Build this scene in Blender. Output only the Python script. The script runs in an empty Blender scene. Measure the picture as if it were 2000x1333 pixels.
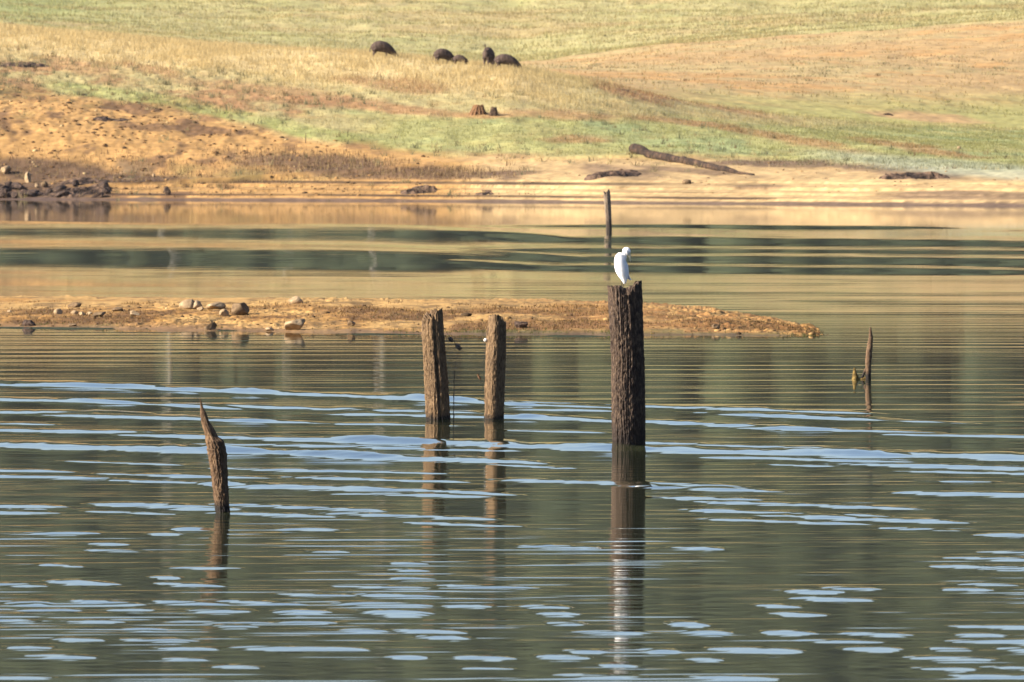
import bpy, bmesh, math, random
import numpy as np
from mathutils import Vector, noise as mnoise

# ------------------------------------------------------------------ camera, world, sun, exposure
sc = bpy.context.scene
COL = sc.collection
W0, H0, FPX = 2000.0, 1333.0, 400.0 / 36.0 * 2000.0
CAM_H, HORIZON = 4.5, 200.0
PITCH = math.atan((H0 / 2 - HORIZON) / FPX)
cam = bpy.data.cameras.new("camera")
cam.lens, cam.sensor_width = 400, 36
cam.clip_start, cam.clip_end = 1.0, 20000
cam.dof.use_dof = True
cam.dof.focus_distance = 155
cam.dof.aperture_fstop = 13
cam_o = bpy.data.objects.new("camera", cam)
COL.objects.link(cam_o)
cam_o.location = (0, 0, CAM_H)
cam_o.rotation_euler = (math.pi / 2 - PITCH, 0, 0)
sc.camera = cam_o

SUN_EL, SUN_AZ = math.radians(26), math.radians(74)      # azimuth from behind the camera, towards its left
S = Vector((-math.sin(SUN_AZ) * math.cos(SUN_EL), -math.cos(SUN_AZ) * math.cos(SUN_EL), math.sin(SUN_EL)))
world = bpy.data.worlds.new("World")
sc.world = world
world.use_nodes = True
wn = world.node_tree
sky = wn.nodes.new("ShaderNodeTexSky")
sky.sky_type = 'NISHITA'
sky.sun_disc = False
sky.sun_elevation = SUN_EL
sky.sun_rotation = math.atan2(S.x, S.y)
sky.air_density, sky.dust_density, sky.ozone_density = 1.0, 1.0, 3.0
bg = wn.nodes["Background"]
bg.inputs["Strength"].default_value = 0.062
tint = wn.nodes.new("ShaderNodeMix"); tint.data_type = 'RGBA'; tint.blend_type = 'MULTIPLY'
tint.inputs[0].default_value = 1.0
tint.inputs[7].default_value = (1.13, 1.08, 1.15, 1)
wn.links.new(sky.outputs[0], tint.inputs[6])
wn.links.new(tint.outputs[2], bg.inputs[0])
sun = bpy.data.lights.new("sun", 'SUN')
sun.energy, sun.angle, sun.color = 5.0, math.radians(0.5), (1.0, 0.895, 0.76)
sun_o = bpy.data.objects.new("sun", sun)
COL.objects.link(sun_o)
sun_o.rotation_euler = S.to_track_quat('Z', 'Y').to_euler()
sc.view_settings.view_transform = 'Standard'
sc.view_settings.look = 'None'
sc.view_settings.gamma = 1
sc.view_settings.exposure = 1.57
sc.view_settings.use_curve_mapping = False

# ------------------------------------------------------------------ projection helpers (photo pixels -> places)
CP, SP = math.cos(PITCH), math.sin(PITCH)
def ray(px, py):
    a = (np.asarray(px, float) - 1000.0) / FPX
    b = (H0 / 2 - np.asarray(py, float)) / FPX
    return a, CP + b * SP, -SP + b * CP                   # x, y, z
def X_of(px, D):
    return D * (np.asarray(px, float) - 1000.0) / FPX
def Z_of(py, D):
    _, y, z = ray(1000, py)
    return CAM_H + D * z / y
def Y_of(z, D):                                           # pixel row of height z at distance D
    t = (np.asarray(z, float) - CAM_H) / D
    b = (t * CP + SP) / (CP - t * SP)
    return H0 / 2 - b * FPX
def D_water(py):
    _, y, z = ray(1000, py)
    return -CAM_H * y / z
def at(px, py, D):
    return Vector((float(X_of(px, D)), float(D), float(Z_of(py, D))))

# ------------------------------------------------------------------ noise and mesh helpers
def vnoise(x, y, z=0.0, seed=0):
    x, y, z = np.broadcast_arrays(np.asarray(x, float), np.asarray(y, float), np.asarray(z, float))
    xi, yi, zi = np.floor(x), np.floor(y), np.floor(z)
    fx, fy, fz = x - xi, y - yi, z - zi
    xi, yi, zi = xi.astype(np.int64), yi.astype(np.int64), zi.astype(np.int64)
    def hsh(a, b, c):
        n = (a * 374761393 + b * 668265263 + c * 1274126177 + seed * 974711) & 0xFFFFFFFF
        n = ((n ^ (n >> 13)) * 1103515245) & 0xFFFFFFFF
        n = ((n ^ (n >> 16)) * 2246822519) & 0xFFFFFFFF
        return ((n ^ (n >> 15)) & 0xFFFF) / 32767.5 - 1.0
    ux, uy, uz = (f * f * f * (f * (f * 6 - 15) + 10) for f in (fx, fy, fz))
    r = 0
    for dx in (0, 1):
        wx = ux if dx else 1 - ux
        for dy in (0, 1):
            wy = uy if dy else 1 - uy
            for dz in (0, 1):
                r = r + wx * wy * (uz if dz else 1 - uz) * hsh(xi + dx, yi + dy, zi + dz)
    return r
def fbm(x, y, z=0.0, octv=4, seed=0, gain=0.5):
    a, s, t = 1.0, 0.0, 0.0
    f = 1.0
    for i in range(octv):
        s = s + a * vnoise(np.asarray(x) * f, np.asarray(y) * f, np.asarray(z) * f, seed + i * 17)
        t += a
        a *= gain
        f *= 2.03
    return s / t
def ss(a, b, x):
    t = np.clip((np.asarray(x, float) - a) / (b - a), 0, 1)
    return t * t * (3 - 2 * t)
def mesh_np(name, V, F, mat, smooth=True, col=None, parent=None):
    me = bpy.data.meshes.new(name)
    V = np.ascontiguousarray(V, np.float32)
    F = np.ascontiguousarray(F, np.int32)
    k = F.shape[1]
    me.vertices.add(len(V)); me.vertices.foreach_set('co', V.ravel())
    me.loops.add(F.size); me.loops.foreach_set('vertex_index', F.ravel())
    me.polygons.add(len(F))
    me.polygons.foreach_set('loop_start', np.arange(0, F.size, k, dtype=np.int32))
    if smooth:
        me.polygons.foreach_set('use_smooth', np.ones(len(F), bool))
    me.update(calc_edges=True)
    me.validate()
    if col is not None:
        at_ = me.attributes.new('Col', 'FLOAT_COLOR', 'POINT')
        c4 = np.ones((len(V), 4), np.float32); c4[:, :3] = col * ALB
        at_.data.foreach_set('color', c4.ravel())
    if mat: me.materials.append(mat)
    o = bpy.data.objects.new(name, me)
    COL.objects.link(o)
    if parent: o.parent = parent
    return o
def grid_faces(nr, nc, wrap=False):
    i = np.arange(nr - 1)[:, None]
    j = np.arange(nc if wrap else nc - 1)[None, :]
    a = i * nc + j; b = i * nc + (j + 1) % nc
    return np.stack([a, b, b + nc, a + nc], -1).reshape(-1, 4)
def tag(o, label=None, cat=None, group=None, kind=None):
    if label: o['label'] = label
    if cat: o['category'] = cat
    if group: o['group'] = group
    if kind: o['kind'] = kind
    return o
def empty(name, loc, rz=0.0):
    o = bpy.data.objects.new(name, None)
    COL.objects.link(o)
    o.location = loc
    o.rotation_euler = (0, 0, rz)
    return o

# ------------------------------------------------------------------ materials
ALB = 0.66                        # all soils, turf and timber were first colour-matched under a brighter sky
def dim(c): return tuple(v * ALB for v in c)
def new_mat(name):
    m = bpy.data.materials.new(name)
    m.use_nodes = True
    nt = m.node_tree
    b = nt.nodes["Principled BSDF"]
    return m, nt, b
def ramp(nt, fac, stops):
    r = nt.nodes.new("ShaderNodeValToRGB")
    while len(r.color_ramp.elements) < len(stops):
        r.color_ramp.elements.new(0.5)
    for e, (p, c) in zip(r.color_ramp.elements, stops):
        e.position = p
        e.color = (*c, 1)
    nt.links.new(fac, r.inputs[0])
    return r.outputs[0]
def noise_node(nt, scale, detail=4, rough=0.55, vec=None, stretch=None):
    n = nt.nodes.new("ShaderNodeTexNoise")
    n.inputs['Scale'].default_value = scale
    n.inputs['Detail'].default_value = detail
    n.inputs['Roughness'].default_value = rough
    tc = nt.nodes.new("ShaderNodeTexCoord")
    src = tc.outputs['Object']
    if stretch:
        mp = nt.nodes.new("ShaderNodeMapping")
        mp.inputs['Scale'].default_value = stretch
        nt.links.new(src, mp.inputs[0]); src = mp.outputs[0]
    nt.links.new(src, n.inputs['Vector'])
    return n.outputs['Fac']
def mixc(nt, a, b, fac, mode='MIX'):
    m = nt.nodes.new("ShaderNodeMix")
    m.data_type = 'RGBA'; m.blend_type = mode
    for sock, v in ((m.inputs[0], fac), (m.inputs[6], a), (m.inputs[7], b)):
        if hasattr(v, 'links'): nt.links.new(v, sock)
        elif isinstance(v, tuple): sock.default_value = (*v, 1)
        else: sock.default_value = v
    return m.outputs[2]
def speckled(name, stops, scale, rough=0.9, stretch=None, scale2=None, stops2=None, bump=0.0, bscale=None, spec=0.2):
    m, nt, b = new_mat(name)
    if not name.startswith(('white', 'pale_bill')): stops = [(p, dim(c)) for p, c in stops]
    c = ramp(nt, noise_node(nt, scale, 6, 0.65, stretch=stretch), stops)
    if stops2:
        c = mixc(nt, c, ramp(nt, noise_node(nt, scale2, 3), stops2), 1.0, 'MULTIPLY')
    nt.links.new(c, b.inputs['Base Color'])
    b.inputs['Roughness'].default_value = rough
    b.inputs['Specular IOR Level'].default_value = spec
    if bump:
        bp = nt.nodes.new("ShaderNodeBump")
        bp.inputs['Strength'].default_value = 0.6
        bp.inputs['Distance'].default_value = bump
        nt.links.new(noise_node(nt, bscale or scale * 2, 5, 0.7, stretch=stretch), bp.inputs['Height'])
        nt.links.new(bp.outputs[0], b.inputs['Normal'])
    return m
def soil_mat(name, scales):
    """ground whose soil and turf colours come from the mesh's own colour attribute, broken up by clod-sized noise"""
    m, nt, b = new_mat(name)
    a = nt.nodes.new("ShaderNodeAttribute"); a.attribute_name = 'Col'
    c = a.outputs['Color']
    for s, lo, hi, st in scales:
        v = ramp(nt, noise_node(nt, s, 5, 0.6, stretch=st), [(0.32, (lo,) * 3), (0.68, (hi,) * 3)])
        c = mixc(nt, c, v, 1.0, 'MULTIPLY')
    nt.links.new(c, b.inputs['Base Color'])
    b.inputs['Roughness'].default_value = 0.95
    b.inputs['Specular IOR Level'].default_value = 0.1
    return m
M_HILL = soil_mat('hill_soil', [(0.55, .78, 1.2, (1, .5, 1)), (2.5, .72, 1.25, None)])
M_BAR = soil_mat('sandbar_soil', [(1.3, .8, 1.2, (1, .6, 1)), (9, .65, 1.25, None)])
def blade_mat(name, transl=0.5):
    m = bpy.data.materials.new(name); m.use_nodes = True
    nt = m.node_tree; nt.nodes.clear()
    out = nt.nodes.new("ShaderNodeOutputMaterial")
    a = nt.nodes.new("ShaderNodeAttribute"); a.attribute_name = 'Col'
    d = nt.nodes.new("ShaderNodeBsdfDiffuse"); t = nt.nodes.new("ShaderNodeBsdfTranslucent")
    mx = nt.nodes.new("ShaderNodeMixShader"); mx.inputs[0].default_value = transl
    nt.links.new(a.outputs['Color'], d.inputs[0]); nt.links.new(a.outputs['Color'], t.inputs[0])
    nt.links.new(d.outputs[0], mx.inputs[1]); nt.links.new(t.outputs[0], mx.inputs[2])
    nt.links.new(mx.outputs[0], out.inputs[0])
    return m
M_BLADE = blade_mat('grass_blades')
M_WATER, nt, b = new_mat('lake_water')
b.inputs['Base Color'].default_value = (0.022, 0.026, 0.012, 1)
b.inputs['Roughness'].default_value = 0.035
b.inputs['IOR'].default_value = 1.333
def wood_mat(name, dark, mid, pale, wet_to, wet_col=(0.018, 0.014, 0.011), soft=0.07):
    m, nt, b = new_mat(name)
    c1 = ramp(nt, noise_node(nt, 26, 8, 0.72, stretch=(1, 1, 0.5)), [(0.30, dim(dark)), (0.48, dim(mid)), (0.68, dim(pale))])
    c2 = ramp(nt, noise_node(nt, 4.5, 4, 0.6, stretch=(1, 1, 0.35)), [(0.3, (0.62, 0.60, 0.60)), (0.7, (1.15, 1.1, 1.0))])
    c = mixc(nt, c1, c2, 1.0, 'MULTIPLY')
    # wet foot: the height above the water (object z) plus a ragged edge
    tc = nt.nodes.new("ShaderNodeTexCoord"); sx = nt.nodes.new("ShaderNodeSeparateXYZ")
    nt.links.new(tc.outputs['Object'], sx.inputs[0])
    ad = nt.nodes.new("ShaderNodeMath"); ad.operation = 'MULTIPLY_ADD'
    nt.links.new(noise_node(nt, 14, 3), ad.inputs[0]); ad.inputs[1].default_value = -0.16
    nt.links.new(sx.outputs['Z'], ad.inputs[2])
    mr = nt.nodes.new("ShaderNodeMapRange")
    mr.inputs['From Min'].default_value = wet_to - 0.03 - soft; mr.inputs['From Max'].default_value = wet_to - 0.03
    nt.links.new(ad.outputs[0], mr.inputs['Value'])
    c = mixc(nt, wet_col, c, mr.outputs[0])
    nt.links.new(c, b.inputs['Base Color'])
    b.inputs['Roughness'].default_value = 0.85
    b.inputs['Specular IOR Level'].default_value = 0.25
    bp = nt.nodes.new("ShaderNodeBump"); bp.inputs['Strength'].default_value = 0.8; bp.inputs['Distance'].default_value = 0.012
    nt.links.new(noise_node(nt, 40, 6, 0.75, stretch=(1, 1, 0.55)), bp.inputs['Height'])
    nt.links.new(bp.outputs[0], b.inputs['Normal'])
    return m
M_POST = wood_mat('old_post_wood', (0.018, 0.013, 0.011), (0.075, 0.050, 0.037), (0.23, 0.165, 0.112), 0.42, (0.020, 0.0145, 0.0115), 0.42)
M_SQPOST = wood_mat('tan_post_wood', (0.055, 0.035, 0.020), (0.20, 0.130, 0.070), (0.38, 0.26, 0.145), 0.04)
M_SNAG = wood_mat('snag_wood', (0.05, 0.032, 0.02), (0.17, 0.105, 0.06), (0.32, 0.215, 0.125), 0.10)
M_GREYWOOD = wood_mat('grey_weathered_wood', (0.08, 0.062, 0.05), (0.26, 0.20, 0.15), (0.44, 0.36, 0.27), 0.40, (0.05, 0.038, 0.03), 0.12)
M_LOG = speckled('log_wood', [(0.36, (0.016, 0.011, 0.008)), (0.54, (0.055, 0.034, 0.022)), (0.72, (0.22, 0.13, 0.075))], 4.0, bump=0.05)
M_ROCK = speckled('pale_rock', [(0.3, (0.30, 0.20, 0.11)), (0.55, (0.50, 0.37, 0.22)), (0.75, (0.58, 0.46, 0.30))], 7.0, scale2=2.0,
                  stops2=[(0.3, (0.75, 0.72, 0.66)), (0.7, (1.1, 1.1, 1.1))], bump=0.02)
M_ROCKB = speckled('brown_rock', [(0.3, (0.09, 0.055, 0.03)), (0.55, (0.24, 0.16, 0.085)), (0.75, (0.36, 0.25, 0.14))], 8.0, bump=0.02)
M_ROCKD = speckled('dark_wet_rock', [(0.3, (0.03, 0.024, 0.018)), (0.55, (0.085, 0.06, 0.04)), (0.75, (0.15, 0.11, 0.07))], 8.0, bump=0.02, rough=0.6)
M_EARTH = speckled('dark_earth', [(0.3, (0.025, 0.017, 0.013)), (0.48, (0.085, 0.055, 0.037)), (0.66, (0.26, 0.17, 0.10))], 5.0, bump=0.06)
M_MUDROCK = speckled('dark_mud_rock', [(0.3, (0.03, 0.021, 0.018)), (0.5, (0.085, 0.056, 0.042)), (0.7, (0.20, 0.13, 0.085))], 4.0, bump=0.06)
M_STUMP = speckled('rust_stump_wood', [(0.3, (0.09, 0.045, 0.025)), (0.5, (0.28, 0.15, 0.07)), (0.7, (0.42, 0.24, 0.11))], 4.0, stretch=(1, 1, .3), bump=0.04)
M_HIDE = speckled('boar_hide', [(0.3, (0.035, 0.025, 0.02)), (0.5, (0.095, 0.066, 0.052)), (0.72, (0.19, 0.13, 0.10))], 9.0, stretch=(1, 1, .4), bump=0.02)
M_FEATHER = speckled('white_feathers', [(0.3, (0.80, 0.80, 0.79)), (0.7, (0.88, 0.88, 0.87))], 14.0, stretch=(1, 1, .3), rough=0.7, bump=0.006, bscale=30)
_b = M_FEATHER.node_tree.nodes['Principled BSDF']; _b.inputs['Subsurface Weight'].default_value = .7; _b.inputs['Subsurface Radius'].default_value = (1, 1, 1); _b.inputs['Subsurface Scale'].default_value = .06
M_BILL = speckled('pale_bill', [(0.3, (0.72, 0.64, 0.40)), (0.7, (0.80, 0.74, 0.52))], 20.0, rough=0.4)
M_BLACK = speckled('black_leg_skin', [(0.3, (0.012, 0.012, 0.012)), (0.7, (0.03, 0.03, 0.028))], 40.0, rough=0.5)
M_NET = speckled('grey_net_thread', [(0.3, (0.05, 0.045, 0.04)), (0.7, (0.16, 0.15, 0.13))], 40.0)
M_LEAF = speckled('dead_leaf', [(0.3, (0.10, 0.05, 0.025)), (0.7, (0.25, 0.14, 0.07))], 30.0)
M_FLOAT = speckled('white_float', [(0.3, (0.55, 0.52, 0.46)), (0.7, (0.75, 0.72, 0.66))], 30.0, rough=0.5)
M_CROWN = speckled('tree_leaves', [(0.3, (0.022, 0.034, 0.016)), (0.5, (0.044, 0.060, 0.029)), (0.7, (0.080, 0.093, 0.044))], 0.35,
                   scale2=0.03, stops2=[(0.35, (0.7, 0.75, 0.8)), (0.65, (1.15, 1.05, 0.95))])

# ------------------------------------------------------------------ the hill across the water
K = np.array([-2600, 0, 400, 720, 1000, 1200, 1330, 1500, 1700, 2000, 4600], float)
def key(*v):
    v = (v[0],) + v + (v[-1],)
    return lambda p: np.interp(p, K, v)
k_shore = key(390, 391.5, 393, 395, 397, 398, 399, 401, 403)
k_bank = key(352, 352, 350, 348, 348, 350, 350, 351, 356)
k_mid = key(236, 256, 262, 258, 263, 266, 272, 280, 296)
k_cr1 = key(50, 85, 105, 130, 165, 198, 226, 244, 258)
k_dc1 = key(602, 590, 582, 576, 575, 575, 578, 585, 600)
k_v1 = key(78, 109, 128, 150, 180, 198, 213, 226, 236)
k_cr2 = key(64, 98, 116, 127, 103, 87, 75, 60, 40)
k_b1 = key(45, 76, 96, 110, 92, 77, 65, 52, 36)
k_b2 = key(8, 22, 28, 34, 32, 28, 24, 20, 10)
def terrain_z(px):
    """height along each column of directions px, on the distance grid DG"""
    dsh = D_water(k_shore(px))
    keysD = [dsh - 30, dsh - 4, dsh, dsh + 9, np.full_like(px, 545.0), k_dc1(px), k_dc1(px) + 45, np.full_like(px, 800.), np.full_like(px, 880.),
             np.full_like(px, 1000.), np.full_like(px, 1150.), np.full_like(px, 1310.), np.full_like(px, 1500.), np.full_like(px, 1720.), np.full_like(px, 2300.)]
    keysY = [None, None, k_shore(px), k_bank(px), k_mid(px), k_cr1(px), k_v1(px), k_cr2(px), k_cr2(px) + 7, k_b1(px), k_b2(px), np.full_like(px, -55.)]
    keysZ = []
    for i, d in enumerate(keysD):
        if i == 0: keysZ.append(np.full_like(px, -2.5))
        elif i == 1: keysZ.append(np.full_like(px, -0.25))
        elif i < len(keysY): keysZ.append(Z_of(keysY[i], d))
        else: keysZ.append(np.full_like(px, {12: 60.0, 13: 118.0, 14: 112.0}[i]))
    return np.array(keysD), np.array(keysZ)
DG = np.concatenate([np.arange(470, 498, 0.5), np.arange(498, 530, 0.1), np.arange(530, 640, 0.25), np.arange(640, 1340, 1.2), np.arange(1340, 2300, 12.0)])
PXG = np.concatenate([np.arange(-2600, -120, 40.), np.arange(-120, 2121, 3.0), np.arange(2130, 4600, 40.)])
kD, kZ = terrain_z(PXG)
TZ = np.empty((len(DG), len(PXG)))
for j in range(len(PXG)):
    TZ[:, j] = np.interp(DG, kD[:, j], kZ[:, j])
def smooth_rows(A, sl, n):
    B = A[sl]
    pad = np.concatenate([np.repeat(B[:1], n, 0), B, np.repeat(B[-1:], n, 0)])
    c = np.cumsum(np.concatenate([np.zeros((1, B.shape[1])), pad]), 0)
    A[sl] = (c[2 * n + 1:] - c[:-2 * n - 1]) / (2 * n + 1)
nA = int((DG < 640).sum()); nB = int((DG < 1340).sum())
iS = int((DG < 530).sum())
for _ in range(2):
    smooth_rows(TZ, slice(iS, nA), 14)
    smooth_rows(TZ, slice(nA - 10, nB), 12)
XX = X_of(PXG[None, :], DG[:, None]); DD = np.broadcast_to(DG[:, None], XX.shape)
dshore = DD - D_water(k_shore(PXG))[None, :]
hill_amp = ss(0, 12, dshore)
far = ss(620, 900, DD)
bumps = 0.10 * fbm(XX / 3.0, DD / 6.0, 0, 4, 3) + 0.05 * fbm(XX / .8, DD / 1.6, 0, 3, 9) * (1 - far)
bumps = bumps + far * (0.45 * fbm(XX / 9, DD / 22., 0, 4, 5))
TZ += bumps * (0.25 + 0.75 * hill_amp)
# gullied, eroded earth on the left bank
ero = ss(9, 20, dshore) * ss(75, 45, dshore) * ss(750, 350, PXG)[None, :]
TZ += ero * (-0.05 * np.abs(fbm(XX / 1.6, DD / 2.5, 0, 4, 31)) * 1.6 + 0.05 * fbm(XX / .30, DD / .7, 0, 3, 33))
# water-cut terraces: low steps along the drawdown bank
tz = TZ + 0.05 * fbm(XX / 6, DD / 6, 0, 3, 12)
stepz = np.zeros_like(TZ)
for zc, dz in ((0.17, 0.12), (0.42, 0.10), (0.63, 0.16), (0.88, 0.08)):
    stepz += dz * (ss(zc - .015, zc + .015, tz) - ss(zc - .14, zc + .14, tz))
TZ += stepz * (0.35 + 0.65 * ss(-.2, .3, fbm(XX / 9, 0.0, 0, 3, 14)))
def tz_at(px, D):
    px = np.asarray(px, float); D = np.asarray(D, float)
    i = np.clip(np.searchsorted(DG, D) - 1, 0, len(DG) - 2); j = np.clip(np.searchsorted(PXG, px) - 1, 0, len(PXG) - 2)
    u = (D - DG[i]) / (DG[i + 1] - DG[i]); v = (px - PXG[j]) / (PXG[j + 1] - PXG[j])
    return (TZ[i, j] * (1 - v) + TZ[i, j + 1] * v) * (1 - u) + (TZ[i + 1, j] * (1 - v) + TZ[i + 1, j + 1] * v) * u
def ground(px, py, d0=485.0):
    """first distance at which the hill's surface shows at that pixel"""
    D = np.arange(d0, 1330, 0.25)
    z = tz_at(np.full_like(D, px), D)
    y = Y_of(z, D)
    k = np.nonzero((y <= py) & (z > -0.02))[0]
    d = D[k[0]] if len(k) else 1300.0
    return float(d)
def hill_pt(px, py):
    d = ground(px, py)
    return Vector((float(X_of(px, d)), d, float(tz_at(px, d))))

def line(px, pts):
    p = np.array(pts, float)
    return np.interp(px, p[:, 0], p[:, 1])
def blob(px, py, cx, cy, rx, ry, slope=0.0, n=0.0, soft=0.45):
    dx = px - cx; dy = py - cy - slope * dx
    r = np.sqrt((dx / rx) ** 2 + (dy / ry) ** 2) + n
    return ss(1 + soft, 1 - soft, r)
def hill_paint(px, D, z):
    """soil and turf colour, and how grassy each spot of the hill is"""
    py = Y_of(z, D)
    x = X_of(px, D)
    n1 = fbm(x / 5, D / 9, 0, 4, 41); n2 = fbm(x / 1.3, D / 3, 0, 3, 42); n3 = fbm(x / 16, D / 30, 0, 3, 43)
    sh = px.shape
    col = np.zeros(sh + (3,)); 
    def put(c, w):
        w = np.clip(w, 0, 1)[..., None]
        col[:] = col * (1 - w) + np.array(c) * w
    cr = k_cr1(px); near = ss(14, 4, D - k_dc1(px)); back = ss(830, 870, D)
    # hill 2 and the back hill
    put((0.53, 0.36, 0.165), np.ones(sh))
    put((0.58, 0.34, 0.13), ss(0.0, .5, n1 + .5 * n2) * .8)
    put((0.52, 0.41, 0.19), ss(0.05, .5, n3 - n2 * .4) * .7)
    put((0.46, 0.42, 0.15), ss(165, 225, py - 12 * n1) * (1 - back))
    put((0.54, 0.47, 0.21), back)
    put((0.47, 0.44, 0.17), back * ss(-.1, .6, n1 + n2 * .5) * .8)
    put((0.40, 0.42, 0.16), back * ss(420, -50, px + 150 * n3) * ss(60, 20, py))
    put((0.58, 0.39, 0.18), back * ss(.1, .6, n3 + .3 * n2) * .45)
    # near slope
    put((0.50, 0.42, 0.19), near)
    put((0.50, 0.38, 0.16), near * ss(.0, .5, n2))
    put((0.36, 0.19, 0.09), near * ss(.1, .45, n1 + .35 * n2) * ss(50, 80, py - cr) * .8)
    put((0.70, 0.54, 0.26), near * ss(75, 45, py - cr + 14 * n1) * ss(1250, 950, px))
    strip = line(px, [(-200, 130), (80, 168), (300, 196), (450, 226), (640, 262), (800, 292), (1000, 308)])
    put((0.31, 0.37, 0.11), near * ss(17, 8, np.abs(py - strip + 8 * n1)) * ss(60, 140, px) * ss(1000, 800, px) * (.55 + .4 * n2))
    g = near * ss(625, 760, px + 90 * n1) * ss(0, 22, py - line(px, [(600, 205), (900, 212), (1300, 215), (1600, 235), (2000, 245)]) + 16 * n1) \
        * ss(12, -12, py - line(px, [(600, 250), (800, 288), (1000, 303), (1230, 300), (1500, 312), (1750, 322), (2000, 332)]) + 10 * n1)
    put((0.41, 0.40, 0.155), g * .95)
    put((0.35, 0.40, 0.175), g * ss(.1, .5, n1) * .8)
    put((0.48, 0.42, 0.16), g * ss(.15, .6, n2 - n1 * .4) * .6)
    # red earth on the near slope
    for b_ in ((150, 128, 80, 16, .18), (290, 135, 60, 8, .15), (560, 185, 190, 15, .12), (440, 205, 60, 12, .2), (770, 165, 90, 12, .1), (760, 212, 110, 8, .08), (1250, 182, 80, 17, .15), (1240, 181, 65, 13, .15),
               (1100, 225, 110, 9, .05), (1400, 205, 120, 10, .22), (1330, 238, 90, 7, .1), (1520, 268, 160, 9, .18), (1800, 292, 120, 8, .15), (1130, 272, 60, 8, 0)):
        put((0.44, 0.24, 0.11), near * blob(px, py, *b_[:4], b_[4], .5 * n2 + .3 * n1) * .7)
    put((0.56, 0.37, 0.17), (1 - back) * blob(px, py, 1805, 229, 105, 10, .085, .4 * n2))
    for b_ in ((940, 226, 90, 6, 0), (560, 290, 60, 8, .1), (1690, 216, 90, 8, .03)):
        put((0.50, 0.31, 0.135), near * blob(px, py, *b_[:4], b_[4], .4 * n2))
    # tan earth of the bank
    tan = near * ss(-10, 10, py - line(px, [(-200, 160), (0, 178), (150, 192), (300, 212), (450, 240), (650, 278), (850, 306), (1000, 312), (1250, 308), (1500, 322), (1700, 330), (2000, 342)]) + 14 * n1)
    put((0.54, 0.315, 0.115), tan)
    put((0.40, 0.20, 0.075), tan * ss(.1, .5, n1) * ss(800, 400, px) * .8)
    put((0.20, 0.115, 0.06), tan * ss(.12, .4, n2 + .3 * n1) * ss(950, 500, px) * .8)
    put((0.24, 0.24, 0.09), tan * ss(.2, .6, n1 - n2 * .3) * ss(900, 600, px) * .5)
    put((0.58, 0.41, 0.20), tan * ss(850, 1000, px + 60 * n1) * .9)
    for b_ in ((800, 338, 190, 13, .03), (620, 318, 160, 14, .06), (1000, 338, 80, 4, 0)):
        put((0.17, 0.105, 0.065), near * blob(px, py, *b_[:4], b_[4], .7 * n2) * .85)
    for b_ in ((90, 335, 150, 20, .06), (30, 378, 190, 20, .0), (260, 348, 90, 8, .03)):
        put((0.12, 0.075, 0.048), near * blob(px, py, *b_[:4], b_[4], .6 * n2 + .2 * n1) * .92)
    put((0.40, 0.29, 0.155), near * ss(.2, .5, n2) * blob(px, py, 100, 340, 190, 30) * .6)
    for b_ in ((1330, 333, 120, 5, .08), (1560, 322, 150, 6, .02), (1500, 318, 120, 5, .0), (1780, 335, 110, 12, .06), (1200, 335, 75, 12, .1), (1900, 382, 220, 7, .0), (1480, 366, 60, 5, 0)):
        put((0.22, 0.145, 0.09), near * blob(px, py, *b_[:4], b_[4], .6 * n2) * .8)
    # pale grey-green patch at the right
    put((0.46, 0.48, 0.33), near * blob(px, py, 1880, 328, 260, 14, .085, .35 * n1) * .75)
    # overhang shadows and damp soil painted as dark terrace lines; wet mud at the waterline
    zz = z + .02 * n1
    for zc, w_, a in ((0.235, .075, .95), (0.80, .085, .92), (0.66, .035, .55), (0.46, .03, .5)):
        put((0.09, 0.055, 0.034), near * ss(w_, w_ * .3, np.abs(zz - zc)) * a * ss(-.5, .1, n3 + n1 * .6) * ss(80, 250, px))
    put((0.15, 0.10, 0.078), near * ss(.13, .05, z + .05 * n2 + .03 * n1) * .9)
    return col, py, near, back, n1, n2, n3, tan, g
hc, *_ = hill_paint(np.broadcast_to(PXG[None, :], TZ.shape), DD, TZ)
wood_w = ss(1285, 1335, DD)[..., None]
hc = hc * (1 - wood_w) + np.array((0.035, 0.047, 0.023)) * wood_w
V = np.stack([XX, DD, TZ], -1).reshape(-1, 3)
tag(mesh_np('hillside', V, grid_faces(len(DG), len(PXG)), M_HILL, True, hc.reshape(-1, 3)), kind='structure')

# ------------------------------------------------------------------ grass on the hill
rng = np.random.default_rng(7)
def blades(name, px, D, h, w, col, lean=0.35, per=4, spread=0.12, zfun=tz_at):
    n = len(px)
    px = np.repeat(px, per); D = np.repeat(D, per); h = np.repeat(h, per) * rng.uniform(.5, 1.2, n * per); w = np.repeat(w, per)
    col = np.repeat(col, per, 0) * rng.uniform(.72, 1.25, (n * per, 1))
    x = X_of(px, D) + rng.normal(0, spread, n * per); d = D + rng.normal(0, spread, n * per)
    z = zfun(x / d * FPX + 1000, d)
    a = rng.uniform(0, 2 * np.pi, n * per)
    a2 = rng.normal(0.3, .8, n * per)
    base = np.stack([x, d, z - .03], -1)
    side = np.stack([np.cos(a2), np.sin(a2), 0 * a], -1) * (w / 2)[:, None]
    tip = base + np.stack([np.cos(a) * h * lean * rng.uniform(0, 1.4, n * per), np.sin(a) * h * lean * rng.uniform(0, 1.4, n * per), h + .03], -1)
    V = np.stack([base - side, base + side, tip], 1).reshape(-1, 3)
    F = np.arange(len(V)).reshape(-1, 3)
    o = mesh_np(name, V, F, M_BLADE, False, np.repeat(col, 3, 0))
    return tag(o, kind='stuff')
def sample(n, pxr, dr):
    D = np.sqrt(rng.uniform(dr[0] ** 2, dr[1] ** 2, n))
    return rng.uniform(*pxr, n), D
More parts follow.
